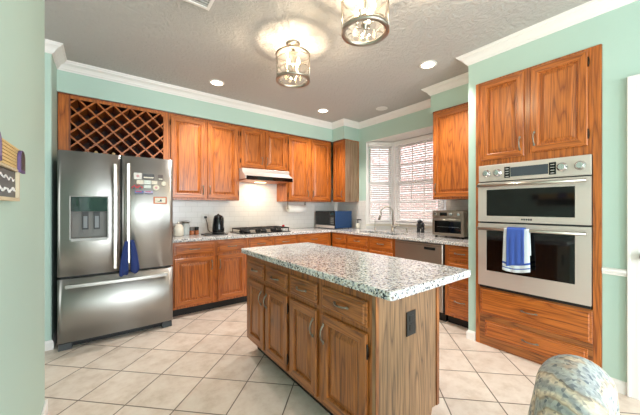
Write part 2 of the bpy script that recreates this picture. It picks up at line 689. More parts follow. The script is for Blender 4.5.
for xa in (0.3, 1.6):  # unseen tall openings, added for the rear daylight panels
    w.box(xa, -3.3, 0, xa + 0.7, -3.2, 0.08)
    w.box(xa, -3.3, 2.32, xa + 0.7, -3.2, CZ)
struct(w.build('wall_rear', 'mint'))
w = MB()
w.box(LA, 3.87, 2.45, WR, WB, CZ)
w.box(3.25, 3.565, 2.45, WR, 3.87, CZ)
struct(w.build('wall_soffit_back', 'mint'))
sbox('wall_soffit_right', (3.24, 1.32, 2.45, WR, 1.96, CZ), 'mint')

# backsplash tile
sbox('wall_backsplash_back', (LA + 0.9, WB - 0.012, 0.9, WR - 0.012, WB, 1.86), 'splash_x')
w = MB()
w.box(WR - 0.012, 3.40, 0.9, WR, WB, 1.40)
w.box(WR - 0.012, 1.32, 0.9, WR, 1.96, 1.40)
struct(w.build('wall_backsplash_right', 'splash_y'))

# crown moulding swept around the room
CROWN = [(0, -.088), (.007, -.088), (.011, -.078), (.020, -.073), (.026, -.060), (.040, -.042), (.058, -.030), (.066, -.026), (.070, -.015), (.080, -.012), (.083, 0), (0, 0)]


def sweep(path, prof, z):
    mb = MB()
    loops = []
    n = len(path)
    for i, p in enumerate(path):
        p = Vector(p)
        ns = []
        for a, b in ((i - 1, i), (i, i + 1)):
            if a >= 0 and b < n:
                d = (Vector(path[b]) - Vector(path[a])).normalized()
                ns.append(Vector((d.y, -d.x)))
        if len(ns) == 2:
            mit = (ns[0] + ns[1])
            mit = mit / (1 + ns[0].dot(ns[1]))
        else:
            mit = ns[0]
        loops.append([(p.x + mit.x * o, p.y + mit.y * o, z + h) for o, h in prof])
    mb.loft(loops)
    return mb


path = [(-1.88, HY), (LA, HY), (LA, 3.87), (3.25, 3.87), (3.25, 3.565), (WR, 3.565), (WR, 1.96), (3.24, 1.96), (3.24, 1.32), (OW, 1.32), (OW, -3.18)]
struct(sweep(path, CROWN, CZ - 0.001).build('trim_1', 'trimwhite'))
# chair rail and baseboards
RAIL = [(0, 0), (.012, 0), (.016, .006), (.016, .018), (.026, .024), (.026, .040), (.014, .046), (0, .048)]
struct(sweep([(OW, 0.382), (OW, 0.262)], RAIL, 0.808).build('trim_2', 'trimwhite'))
BASE = [(0, 0), (.014, 0), (.014, .062), (.010, .072), (.006, .082), (0, .085)]
struct(sweep([(OW, 0.382), (OW, 0.262)], BASE, 0).build('baseboard_right', 'trimwhite'))
struct(sweep([(3.06, 1.32), (OW, 1.32), (OW, 1.252)], BASE, 0).build('baseboard_end', 'trimwhite'))
struct(sweep([(-1.88, HY), (LA, HY), (LA, 4.1)], BASE, 0).build('baseboard_passage', 'trimwhite'))
struct(sweep([(NW, -3.18), (NW, 2.43), (NW - 0.13, 2.43), (NW - 0.13, 1.32)], BASE, 0).build('baseboard_left', 'trimwhite')) if False else None
bl = MB()
bl.box(NW, -3.18, 0, NW + 0.013, 2.443, 0.085)
bl.box(NW - 0.143, 2.43, 0, NW, 2.443, 0.085)
struct(bl.build('baseboard_left', 'trimwhite', bevel=0.003))

# bay window shell
A, B, Cc, D = (WR, 3.40), (4.0, 3.11), (4.0, 2.25), (WR, 1.96)


def off(p, q, d):
    v = (Vector(q) - Vector(p)).normalized()
    return Vector((-v.y, v.x)) * d


bay_out = [(WR + 0.12, 3.46), (4.12, 3.17), (4.12, 2.19), (WR + 0.12, 1.90)]
bw_ = MB()
for p, q, po, qo in ((A, B, bay_out[0], bay_out[1]), (B, Cc, bay_out[1], bay_out[2]), (Cc, D, bay_out[2], bay_out[3])):
    bw_.prism([p, q, qo, po], -0.1, 0.985)
    bw_.prism([p, q, qo, po], 2.39, 2.6)
struct(bw_.build('wall_bay', 'white'))
cb = MB()
cb.prism([A, D, Cc, B], 2.398, 2.4085)
struct(cb.build('ceiling_bay', 'white'))


def window(idx, p, q, cols):
    rz = math.atan2(q[1] - p[1], q[0] - p[0])
    L_ = math.hypot(q[0] - p[0], q[1] - p[1])
    root = link('window_%d' % idx, None, None, (p[0], p[1], 0), rz)
    struct(root)
    z0, z1, mid = 0.985, 2.392, 1.69
    f = MB()
    e = 0.045
    f.box(0, 0.0, z0, e, 0.10, z1)
    f.box(L_ - e, 0.0, z0, L_, 0.10, z1)
    f.box(e, 0.0, z0, L_ - e, 0.10, z0 + 0.045)
    f.box(e, 0.0, z1 - 0.045, L_ - e, 0.10, z1)
    f.build('window_frame', 'trimwhite', root, 0.003)
    for (a, b, y) in ((z0 + 0.045, mid + 0.022, 0.035), (mid - 0.022, z1 - 0.045, 0.062)):
        s = MB()
        w0, w1 = e, L_ - e
        t = 0.034
        s.box(w0, y, a, w0 + t, y + 0.025, b)
        s.box(w1 - t, y, a, w1, y + 0.025, b)
        s.box(w0 + t, y, a, w1 - t, y + 0.025, a + t + 0.008)
        s.box(w0 + t, y, b - t - 0.008, w1 - t, y + 0.025, b)
        so = s.build('sash', 'trimwhite', root, 0.002)
        mu = MB()
        for k in range(1, cols):
            x = w0 + t + (w1 - w0 - 2 * t) * k / cols
            mu.box(x - 0.007, y + 0.009, a + t, x + 0.007, y + 0.019, b - t)
        zc = (a + b) / 2
        mu.box(w0 + t, y + 0.0095, zc - 0.007, w1 - t, y + 0.0185, zc + 0.007)
        mu.build('muntin', 'trimwhite', so)
        g = MB()
        g.box(w0 + t - 0.002, y + 0.012, a + t, w1 - t + 0.002, y + 0.016, b - t)
        g.build('glass_pane', 'glass', so)
    sill = MB()
    sill.box(0.0, -0.02, z0 - 0.022, L_, 0.0, z0 + 0.012)
    sill.build('window_sill', 'cream', root, 0.003)
    return root


window(1, B, Cc, 3)
window(2, A, B, 2)
window(3, Cc, D, 2)


def blind(p, q, label, inset):
    rz = math.atan2(q[1] - p[1], q[0] - p[0])
    L_ = math.hypot(q[0] - p[0], q[1] - p[1])
    root = thing('window_blind', label, 'blind', (p[0], p[1], 2.39), rz, 'slatted blinds in the bay window')
    a, b = inset, L_ - inset
    h = MB()
    h.box(a, -0.065, -0.062, b, -0.010, -0.005)
    h.box(a - 0.004, -0.072, -0.068, b + 0.004, -0.066, 0.0)
    h.build('headrail', 'white', root, 0.002)
    s = MB()
    z = -0.10
    ta = math.radians(34)
    hw = 0.021
    while z > -1.36:
        dy, dz = hw * math.cos(ta), hw * math.sin(ta)
        for th in (0,):
            yc = -0.038
            s.prism([(yc - dy, z - dz), (yc, z - dz * 0 + 0.002), (yc + dy, z + dz), (yc + dy, z + dz + 0.0025), (yc, z + 0.0045), (yc - dy, z - dz + 0.0025)], a + 0.005, b - 0.005, 'x')
        z -= 0.036
    s.build('slats', 'white', root)
    c = MB()
    for f_ in (0.14, 0.86):
        x = a + (b - a) * f_
        for y in (-0.064, -0.012):
            c.box(x - 0.0015, y - 0.0006, -1.37, x + 0.0015, y + 0.0006, -0.06)
    c.build('ladder_cord', 'white', root)
    r = MB()
    r.box(a + 0.004, -0.062, -1.385, b - 0.004, -0.014, -1.368)
    r.build('bottom_rail', 'white', root, 0.002)
    return root


blind(B, Cc, 'white slatted blind over the wide front pane of the bay window', 0.05)
blind(A, B, 'narrow white slatted blind on the angled bay pane beside the corner cabinet', 0.05)
blind(Cc, D, 'narrow white slatted blind on the angled bay pane behind the toaster oven', 0.05)

# outside
sbox('wall_outside', (6.2, -1.0, -0.5, 6.4, 8.5, 5.5), 'brick')
sbox('ground_outside', (4.3, -1.0, -0.6, 6.2, 8.5, -0.1), simple('outside_ground', (170, 170, 160), 0.9))

# door by the oven wall
dr = link('door_1', None, None, (OW, 0.203, 0), R90)
struct(dr)
f = MB()
f.prism([(-0.057, 0), (-0.057, 2.165), (0.86, 2.165), (0.86, 0), (0.81, 0), (0.81, 2.105), (0.0, 2.105), (0, 0)], -0.018, 0.0, 'y')
f.prism([(-0.057, 0), (-0.057, 2.165), (0.86, 2.165), (0.86, 0), (0.845, 0), (0.845, 2.15), (-0.042, 2.15), (-0.042, 0)], -0.026, -0.018, 'y')
f.build('door_casing', 'trimwhite', dr, 0.003)
f = MB()
f.rings(0.004, 0.006, 0.806, 2.098, 0.012, [(0, 0.04), (0, 0.0)])
for z0, z1 in ((0.15, 0.85), (1.0, 1.95)):
    for x0, x1 in ((0.10, 0.37), (0.44, 0.71)):
        f.rings(x0, z0, x1, z1, 0.004, [(0, 0.009), (0.006, 0.0), (0.02, 0.0), (0.03, 0.006)])
f.build('door_slab', 'trimwhite', dr)
k = MB()
k.lathe([(0.028, 0), (0.028, -0.006), (0.012, -0.010), (0.012, -0.030), (0.026, -0.038), (0.031, -0.055), (0.026, -0.07), (0.008, -0.076)], (0.032, 0.012, 0.955), 20, axis='y')
k.build('door_knob', simple('oxblood_bronze', (70, 34, 32), 0.4, 0.6), dr)


# ------------------------------------------------------------------ cabinets
def pull_mesh():
    mb = MB()
    pts, rs = [], []
    n = 14
    for i in range(n + 1):
        t = i / n
        z = -0.048 + 0.096 * t
        y = -0.004 - 0.021 * math.sin(PI * t) ** 0.6
        pts.append((0, y, z))
        rs.append(0.0034 + 0.0022 * abs(math.cos(2.0 * PI * t)) + (0.0022 if i in (3, 11) else 0))
    mb.tube(pts, rs, 8)
    for s in (-1, 1):
        mb.ball((0, -0.0045, s * 0.050), (0.0085, 0.0045, 0.012), 10)
    bmesh.ops.recalc_face_normals(mb.bm, faces=mb.bm.faces)
    me = bpy.data.meshes.new('pull')
    mb.bm.to_mesh(me)
    mb.bm.free()
    me.materials.append(M['pewter'])
    return me


def hinge_mesh():
    mb = MB()
    mb.lathe([(0.0045, -0.03), (0.0045, 0.03)], (0, -0.004, 0), 8)
    mb.box(-0.007, -0.004, -0.022, 0.007, 0.0, 0.022)
    for s in (-1, 1):
        mb.ball((0, -0.004, s * 0.032), 0.005, 8)
    bmesh.ops.recalc_face_normals(mb.bm, faces=mb.bm.faces)
    me = bpy.data.meshes.new('hinge')
    mb.bm.to_mesh(me)
    mb.bm.free()
    me.materials.append(M['bronze'])
    return me


PULL, HINGE = pull_mesh(), hinge_mesh()
DT = 0.019      # door thickness
DOOR = [(0, DT - 0.003), (0, 0.006), (0.006, 0.0), (0.052, 0.0), (0.057, 0.004), (0.060, 0.013), (0.067, 0.013), (0.094, 0.003), (0.097, 0.003)]
DRAWER = [(0, DT - 0.003), (0, 0.010), (0.004, 0.007), (0.015, 0.006), (0.021, 0.0)]


def add_door(root, x0, x1, z0, z1, wood, pull=None, hinge=None, pz=None):
    """pull: 'l' / 'r' / None, hinge likewise; pz = 'top' or 'bot' (where the pull sits)"""
    o = MB().rings(x0, z0, x1, z1, -DT, DOOR, 0, 1, 2).build('door', [wood + '_v', wood + '_h'], root)
    if pull:
        px = x0 + 0.028 if pull == 'l' else x1 - 0.028
        z = z1 - 0.11 if pz == 'top' else z0 + 0.11
        link('handle', PULL, o, (px, -DT, z))
    if hinge:
        hx = x0 - 0.003 if hinge == 'l' else x1 + 0.003
        for z in (z0 + 0.085, z1 - 0.085):
            link('hinge', HINGE, o, (hx, -0.008, z))
    return o


def add_drawer(root, x0, x1, z0, z1, wood, pull=True, name='drawer'):
    o = MB().rings(x0, z0, x1, z1, -DT, DRAWER, 0).build(name, [wood + '_h'], root)
    if pull:
        h = link('handle', PULL, o, ((x0 + x1) / 2, -DT, (z0 + z1) / 2))
        h.rotation_euler = (0, PI / 2, 0)
    return o


def base_cab(label, loc, rz, W_, D_, wood='oak', group='oak base cabinets', top=0.872, body=True):
    root = thing('base_cabinet', label, 'cabinet', loc, rz, group)
    MB().box(0, 0, 0.10, W_, D_, top).build('body', wood + '_v', root)
    MB().box(0.0, 0.07, 0.0, W_, D_, 0.0995).build('toe_kick', 'toe', root)
    return root


def wall_cab(label, loc, rz, W_, D_, z0, z1, group='oak wall cabinets'):
    root = thing('wall_cabinet', label, 'cabinet', (loc[0], loc[1], z0), rz, group)
    MB().box(0, 0, 0, W_, D_, z1 - z0).build('body', 'oak_v', root)
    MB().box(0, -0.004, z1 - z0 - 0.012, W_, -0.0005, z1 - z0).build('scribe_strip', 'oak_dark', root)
    return root


YB = 3.61      # face of the back base run
UB = 3.90      # face of the back wall cabinets
# --- back base run
c = base_cab('oak base cabinet with two doors under the kettle, beside the steel fridge', (0.625, YB, 0), 0, 0.908, WB - YB - 0.02)
for x0, x1, p, h in ((0.03, 0.478, 'r', None), (0.522, 0.892, 'l', None)):
    add_drawer(c, x0, x1, 0.715, 0.855, 'oak')
    add_door(c, x0, x1, 0.125, 0.685, 'oak', p, h, 'top')
c = base_cab('oak base cabinet with two narrow drawers under the black cooktop', (1.535, YB, 0), 0, 0.795, WB - YB - 0.02)
for x0, x1, p in ((0.025, 0.385, 'r'), (0.415, 0.775, 'l')):
    add_drawer(c, x0, x1, 0.715, 0.855, 'oak')
    add_door(c, x0, x1, 0.125, 0.685, 'oak', p, None, 'top')
c = base_cab('oak base cabinet in the back run ending at the inside corner, below the paper towel', (2.332, YB, 0), 0, 0.67, WB - YB - 0.02)
add_drawer(c, 0.025, 0.60, 0.715, 0.855, 'oak')
add_door(c, 0.025, 0.30, 0.125, 0.685, 'oak', 'r', None, 'top')
add_door(c, 0.325, 0.60, 0.125, 0.685, 'oak', 'l', None, 'top')

# --- sink run (fronts face -X)
XR = 3.005
c = base_cab('narrow oak corner base cabinet with one small drawer, below the microwave', (XR, 3.585, 0), R90, 0.36, WR - XR - 0.02)
add_drawer(c, 0.02, 0.335, 0.715, 0.855, 'oak')
add_door(c, 0.02, 0.335, 0.125, 0.685, 'oak', 'r', None, 'top')
c = thing('base_cabinet', 'oak sink base cabinet with two false drawer fronts under the faucet', 'cabinet', (XR, 3.222, 0), R90, 'oak base cabinets')
MB().box(0, 0, 0.10, 0.905, 0.02, 0.872).box(0, 0.02, 0.10, 0.018, 0.58, 0.872).box(0.887, 0.02, 0.10, 0.905, 0.58, 0.872).box(0.018, 0.02, 0.10, 0.887, 0.58, 0.118).build('body', 'oak_v', c)
MB().box(0, 0.07, 0, 0.905, 0.58, 0.0995).build('toe_kick', 'toe', c)
for x0, x1, p in ((0.022, 0.432, 'r'), (0.472, 0.872, 'l')):
    add_drawer(c, x0, x1, 0.715, 0.855, 'oak', name='false_drawer_front')
    add_door(c, x0, x1, 0.125, 0.685, 'oak', p, None, 'top')
c = base_cab('oak base cabinet with a stack of three drawers, under the toaster oven', (XR, 1.648, 0), R90, 0.322, WR - XR - 0.02)
for z0, z1 in ((0.722, 0.857), (0.462, 0.692), (0.125, 0.432)):
    add_drawer(c, 0.04, 0.302, z0, z1, 'oak')

# dishwasher
d = thing('dishwasher', 'built-in stainless steel dishwasher beside the three-drawer stack', 'dishwasher', (XR, 2.308, 0), R90)
MB().box(0.004, 0.0, 0.11, 0.648, 0.57, 0.868).build('body', 'darkgrey', d)
o = MB().rings(0.006, 0.115, 0.646, 0.866, -0.028, [(0, 0.027), (0, 0.006), (0.006, 0.0)]).build('door', 'steel_warm', d)
MB().box(0.42, -0.0295, 0.795, 0.56, -0.0275, 0.825).build('pocket_handle', 'black_gloss', o)
MB().box(0.012, -0.0292, 0.842, 0.640, -0.0275, 0.845).build('seam', 'black', o)
MB().box(0.01, 0.05, 0.0, 0.642, 0.5, 0.1095).build('toe_kick', 'toe', d)

# --- worktop with sink cut-out
ct = thing('worktop', 'long speckled granite worktop running round the corner under the window', 'countertop', (0, 0, 0))


def grid_slab(xs, ys, z0, z1, keep):
    mb = MB()
    bm = mb.bm
    vt, vb = {}, {}

    def V(d, i, j, z):
        if (i, j) not in d:
            d[(i, j)] = bm.verts.new((xs[i], ys[j], z))
        return d[(i, j)]
    nx, ny = len(xs) - 1, len(ys) - 1
    on = lambda i, j: 0 <= i < nx and 0 <= j < ny and keep((xs[i] + xs[i + 1]) / 2, (ys[j] + ys[j + 1]) / 2)
    for i in range(nx):
        for j in range(ny):
            if not on(i, j):
                continue
            q = [(i, j), (i + 1, j), (i + 1, j + 1), (i, j + 1)]
            bm.faces.new([V(vt, a, b, z1) for a, b in q])
            bm.faces.new([V(vb, a, b, z0) for a, b in q][::-1])
            for (di, dj), (a, b) in (((0, -1), (q[0], q[1])), ((1, 0), (q[1], q[2])), ((0, 1), (q[2], q[3])), ((-1, 0), (q[3], q[0]))):
                if not on(i + di, j + dj):
                    bm.faces.new((V(vb, *a, z0), V(vb, *b, z0), V(vt, *b, z1), V(vt, *a, z1)))
    return mb


SX0, SX1 = 3.07, 3.43
SY = (2.36, 2.69, 2.715, 3.10)
xs = [0.612, 2.97, SX0, SX1, WR - 0.013]
ys = [1.323, SY[0], SY[1], SY[2], SY[3], 3.575, WB - 0.013]


def keepf(x, y):
    if y > 3.575:
        return True
    if x < 2.97:
        return False
    if SX0 < x < SX1 and (SY[0] < y < SY[1] or SY[2] < y < SY[3]):
        return False
    return True


grid_slab(xs, ys, 0.8765, 0.914, keepf).build('slab', 'granite', ct, 0.007)
MB().prism([(WR - 0.012, 3.385), (3.965, 3.10), (3.965, 2.26), (WR - 0.012, 1.975)], 0.877, 0.914).build('bay_ledge', 'granite', ct)

# sink
s = thing('kitchen_sink', 'double-bowl stainless steel sink set into the worktop below the window', 'sink', (0, 0, 0))
for a, b in ((SY[0], SY[1]), (SY[2], SY[3])):
    q = MB()
    t = 0.004
    x0, x1 = SX0 - t, SX1 + t
    lo = lambda ins, z: [(x0 + ins, a + ins - t, z), (x1 - ins, a + ins - t, z), (x1 - ins, b - ins + t, z), (x0 + ins, b - ins + t, z)]
    q.loft([lo(-0.008, 0.8755), lo(0.002, 0.8755), lo(0.01, 0.72), lo(0.03, 0.70)], False, True)
    ob = q.build('bowl', 'steel', s)
    sm = ob.modifiers.new('thickness', 'SOLIDIFY')
    sm.thickness = 0.002
    MB().lathe([(0.04, 0), (0.04, 0.004), (0.02, 0.004)], ((x0 + x1) / 2, (a + b) / 2, 0.7005), 20).build('drain', 'chrome', s)

# ------------------------------------------------------------------ wall cabinets
UT, UBZ = 2.447, 1.378
dp = WB - UB - 0.016
c = wall_cab('tall two-door oak wall cabinet between the wine rack and the range hood', (0.648, UB), 0, 0.897, dp, UBZ, UT)
add_door(c, 0.022, 0.432, 0.022, 1.035, 'oak', 'r', 'l', 'bot')
add_door(c, 0.462, 0.876, 0.022, 1.035, 'oak', 'l', 'r', 'bot')
c = wall_cab('short two-door oak wall cabinet directly above the range hood', (1.547, UB), 0, 0.775, dp, 1.84, UT)
add_door(c, 0.022, 0.370, 0.022, 0.575, 'oak', 'r', 'l', 'bot')
add_door(c, 0.402, 0.752, 0.022, 0.575, 'oak', 'l', 'r', 'bot')
c = wall_cab('tall two-door oak wall cabinet above the paper towel roll', (2.324, UB), 0, 0.918, dp, UBZ, UT)
add_door(c, 0.030, 0.428, 0.022, 1.035, 'oak', 'r', 'l', 'bot')
add_door(c, 0.478, 0.880, 0.022, 1.035, 'oak', 'l', 'r', 'bot')
c = wall_cab('narrow oak corner wall cabinet with a window reflection painted on its end panel, above the microwave', (3.275, 3.88), R90, 0.31, WR - 3.275 - 0.004, UBZ, UT)
add_door(c, 0.025, 0.285, 0.022, 1.035, 'oak', 'r', None, 'bot')
o = MB().box(0.3105, 0.004, 0.0, 0.316, WR - 3.275 - 0.03, UT - UBZ - 0.013).build('end_panel', oak('window_sheen_oak', (170, 140, 112), (128, 98, 72), 2, 7.0, 0.8, 0.22), c)  # grey window reflection painted in as a paler oak
o['label'] = 'oak end panel with the window reflection painted pale'
c = wall_cab('single-door oak wall cabinet above the toaster oven', (3.215, 1.915), R90, 0.592, WR - 3.215 - 0.004, UBZ, UT)
add_door(c, 0.018, 0.56, 0.022, 1.035, 'oak', 'l', None, 'bot')

# range hood
h = thing('range_hood', 'slim range hood with a dark front edge above the cooktop', 'range hood', (1.55, 3.685, 1.662))
MB().prism([(0.11, 0.12), (0.11, 0.173), (0.525, 0.173), (0.525, 0.02), (0.0, 0.02), (0.0, 0.062), (0.02, 0.066)], 0.0, 0.762, 'x').build('canopy', 'steel_bright', h, 0.003)
MB().box(0.012, -0.010, 0.004, 0.75, -0.0005, 0.058).build('front_edge', 'black_gloss', h, 0.002)
o = MB().box(0.02, 0.02, 0.004, 0.742, 0.50, 0.0195).build('filter_panel', 'copper', h)
o['label'] = 'warm brown underside panel'
MB().box(0.30, 0.30, -0.001, 0.46, 0.38, 0.0035).build('light_lens', emis('hood_lens', (255, 220, 170), 5), h)
light('hood_lamp', 'AREA', (1.93, 4.02, 1.654), 3.0, (1.0, 0.82, 0.58), (0, 0, 0), 0.16, 0.08)

# wine rack
wr = thing('wine_rack', 'oak wine rack with a diagonal lattice front above the fridge', 'wine rack', (-0.354, 3.885, 1.79))
WX, WZ = 0.998, UT - 1.79
f = MB()
f.box(0, 0, 0, 0.095, 0.02, WZ)
f.box(WX - 0.055, 0, 0, WX, 0.02, WZ)
f.box(0.095, 0, WZ - 0.042, WX - 0.055, 0.02, WZ)
f.box(0.095, 0, 0, WX - 0.055, 0.02, 0.03)
f.build('face_frame', 'oak_v', wr, 0.002)
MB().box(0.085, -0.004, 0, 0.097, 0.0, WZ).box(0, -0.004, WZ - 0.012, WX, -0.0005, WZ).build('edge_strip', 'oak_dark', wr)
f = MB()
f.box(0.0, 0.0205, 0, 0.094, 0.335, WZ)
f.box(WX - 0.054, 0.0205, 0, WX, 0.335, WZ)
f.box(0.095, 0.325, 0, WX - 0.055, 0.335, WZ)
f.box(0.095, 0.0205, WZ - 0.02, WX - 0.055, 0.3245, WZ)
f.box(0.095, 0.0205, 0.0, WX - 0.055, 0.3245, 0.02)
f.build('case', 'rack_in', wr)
lat = MB()
rx0, rx1, rz0, rz1 = 0.095, WX - 0.055, 0.03, WZ - 0.042
PIT = 0.152


def clip_band(sgn, c0, ht):
    """strip  z = sgn*x + c, half thickness ht, clipped to the opening"""
    poly = [(rx0 - 1, sgn * (rx0 - 1) + c0 - ht), (rx1 + 1, sgn * (rx1 + 1) + c0 - ht), (rx1 + 1, sgn * (rx1 + 1) + c0 + ht), (rx0 - 1, sgn * (rx0 - 1) + c0 + ht)]
    for ax, lim, keep_less in ((0, rx0, False), (0, rx1, True), (1, rz0, False), (1, rz1, True)):
        out = []
        for i in range(len(poly)):
            a_, b_ = poly[i], poly[(i + 1) % len(poly)]
            ia = (a_[ax] <= lim) if keep_less else (a_[ax] >= lim)
            ib = (b_[ax] <= lim) if keep_less else (b_[ax] >= lim)
            if ia:
                out.append(a_)
            if ia != ib:
                t = (lim - a_[ax]) / (b_[ax] - a_[ax])
                out.append((a_[0] + t * (b_[0] - a_[0]), a_[1] + t * (b_[1] - a_[1])))
        poly = out
        if len(poly) < 3:
            return None
    return poly


for sgn in (1, -1):
    kk = -14
    while kk < 24:
        p_ = clip_band(sgn, kk * PIT + 0.02, 0.0105)
        if p_:
            lat.prism(p_, 0.004 if sgn > 0 else 0.008, 0.30, 'y')
        kk += 1
lat.build('lattice', 'oak_h', wr)

# ------------------------------------------------------------------ oven tower
ot = thing('oven_cabinet', 'tall oak oven cabinet built into the mint wall', 'cabinet', (OW - 0.012, 1.246, 0), R90)
OWD = 0.861
f = MB()
f.box(0, 0, 0, 0.034, 0.03, 2.452)
f.box(OWD - 0.046, 0, 0, OWD, 0.03, 2.452)
f.box(0.034, 0.0005, 1.669, OWD - 0.046, 0.03, 2.452)
f.box(0.034, 0.0005, 0, OWD - 0.046, 0.03, 0.534, 1)
f.box(0, 0.031, 0, 0.018, 0.62, 2.452)
f.box(OWD - 0.018, 0.031, 0, OWD, 0.62, 2.452)
f.box(0.0185, 0.60, 0, OWD - 0.0185, 0.62, 2.452)
f.box(0.0185, 0.031, 2.43, OWD - 0.0185, 0.5995, 2.452)
f.build('body', ['oak_v', 'isl_h'], ot, 0.002)
add_door(ot, 0.052, 0.394, 1.715, 2.432, 'oak', 'r', None, 'bot')
add_door(ot, 0.438, 0.790, 1.735, 2.432, 'oak', 'l', 'r', 'bot')
add_drawer(ot, 0.045, 0.815, 0.288, 0.522, 'oak')
add_drawer(ot, 0.085, 0.790, 0.085, 0.240, 'oak')

ov = thing('double_oven', 'stainless steel double wall oven with black glass windows and blue towel', 'oven', (OW - 0.013, 1.211, 0.536), R90)
ov['label'] = 'stainless steel double wall oven with black glass doors in the tall oak cabinet'
OV = 0.776
MB().box(0.004, 0.002, 0.0, OV - 0.004, 0.56, 1.131).build('body', 'darkgrey', ov)
MB().box(0.004, -0.006, 0.0, OV - 0.004, 0.0015, 0.022).build('vent_strip', 'black', ov)
cp = MB().box(0, -0.020, 0.982, OV, 0.0015, 1.131).build('control_panel', 'steel_bright', ov, 0.003)
MB().box(0.262, -0.0215, 1.012, 0.525, -0.0195, 1.092).build('display', simple('display_grey', (70, 76, 84), 0.15), cp)
for x0 in (0.215, 0.53):
    q = MB().box(x0, -0.0225, 1.004, x0 + 0.044, -0.0195, 1.100, 0)
    for i in range(4):
        q.box(x0 + 0.010, -0.0228, 1.014 + i * 0.022, x0 + 0.034, -0.0222, 1.018 + i * 0.022, 1)
    q.build('button_pad', ['black_gloss', 'white'], cp)
for x in (0.070, 0.160, 0.612, 0.716):
    kb = MB()
    kb.lathe([(0.034, -0.0202), (0.034, -0.026), (0.028, -0.028), (0.025, -0.048), (0.021, -0.052)], (x, 0, 1.056), 24, axis='y')
    kb.box(x - 0.005, -0.060, 1.034, x + 0.005, -0.050, 1.078)
    kb.build('knob', 'chrome', cp)


def oven_door(z0, z1, hz, wz0, wz1):
    q = MB()
    # frame around the window
    wx0, wx1 = 0.072, OV - 0.088
    q.box(0, -0.030, z0, wx0, -0.001, z1)
    q.box(wx1, -0.030, z0, OV, -0.001, z1)
    q.box(wx0, -0.030, z0, wx1, -0.001, wz0)
    q.box(wx0, -0.030, wz1, wx1, -0.001, z1)
    o = q.build('door', 'steel_bright', ov)
    MB().box(wx0 - 0.002, -0.026, wz0 - 0.002, wx1 + 0.002, -0.010, wz1 + 0.002).build('window_glass', 'black_gloss', o)
    hb = MB()
    hb.tube([(0.012, -0.075, hz), (OV - 0.02, -0.075, hz)], 0.0135, 14)
    for x in (0.03, OV - 0.038):
        hb.box(x - 0.012, -0.075, hz - 0.011, x + 0.012, -0.0295, hz + 0.011)
    hb.build('handle', 'nickel', o)
    return o


od = oven_door(0.615, 0.972, 0.942, 0.668, 0.905)
lg = MB()
for i in range(5):
    lg.box(0.345 + i * 0.016, -0.0312, 0.636, 0.345 + i * 0.016 + 0.011, -0.0298, 0.650)
lg.build('maker_mark', 'darkgrey', od)
oven_door(0.028, 0.600, 0.552, 0.168, 0.538)


# cloth hanging over a bar: front sheet + back sheet
def cloth(name, label, cat, mats, pts_fn, parent=None, stripe=None, thick=0.003, group=None):
    mb = MB()
    nu, nv = 16, 70
    g = [[mb.bm.verts.new(pts_fn(u / nu, v / nv)) for u in range(nu + 1)] for v in range(nv + 1)]
    for v in range(nv):
        for u in range(nu):
            fa = mb.bm.faces.new((g[v][u], g[v][u + 1], g[v + 1][u + 1], g[v + 1][u]))
            fa.smooth = True
            if stripe and stripe(u / nu, v / nv):
                fa.material_index = 1
    o = mb.build(name, mats)
    sd = o.modifiers.new('thickness', 'SOLIDIFY')
    sd.thickness = thick
    return tag(o, label, cat, group)


HX = OW - 0.013 - 0.075     # oven handle axis in world X
HZ = 0.536 + 0.552


def drape(y0, y1, front, back, rad, flare, ph):
    """over the lower oven handle; v runs from the back hem over the bar to the front hem"""
    tot = back + PI * rad + front

    def fn(u, v):
        s = v * tot
        y = y0 + (y1 - y0) * u
        if s < back:
            x, z, k = HX + rad, HZ - (back - s), (back - s)
        elif s < back + PI * rad:
            a = (s - back) / rad
            x, z, k = HX + rad * math.cos(a), HZ + rad * math.sin(a), 0
        else:
            k = s - back - PI * rad
            x, z = HX - rad, HZ - k
        yc = (y0 + y1) / 2
        y = yc + (y - yc) * (1 + flare * min(k, 0.3) / 0.3)
        wv = 0.006 * math.sin(u * 9 + ph) * min(1, k / 0.08)
        if s >= back:
            x -= abs(wv) + 0.0
            if k > 0:
                z += -0.018 * math.sin(u * 3 + ph)*min(1, k / 0.2)
        else:
            x = max(x - 0.0, HX + rad)
        return (x, y, z)
    return fn


cloth('dish_towel', 'white dish towel with blue stripes hanging on the lower oven handle', 'towel', ['whitecloth', 'bluecloth'],
      drape(0.975, 0.795, 0.335, 0.20, 0.0175, 0.12, 0.4), stripe=lambda u, v: 0.86 < v < 0.89 or 0.93 < v < 0.95, group='towels on the oven handle')
cloth('dish_towel', 'blue terry towel laid over the white striped one on the lower oven handle', 'towel', ['bluecloth'],
      drape(0.950, 0.825, 0.29, 0.16, 0.0265, 0.04, 2.0), group='towels on the oven handle')

# ------------------------------------------------------------------ fridge
fr = thing('refrigerator', 'stainless steel french-door refrigerator with a bottom freezer drawer', 'refrigerator', (-0.313, 3.378, 0))
FW = 0.917


def dome(x, x0, x1, dep=0.014):
    t = (x - (x0 + x1) / 2) / ((x1 - x0) / 2)
    return dep * t * t * (0.55 + 0.45 * t * t)


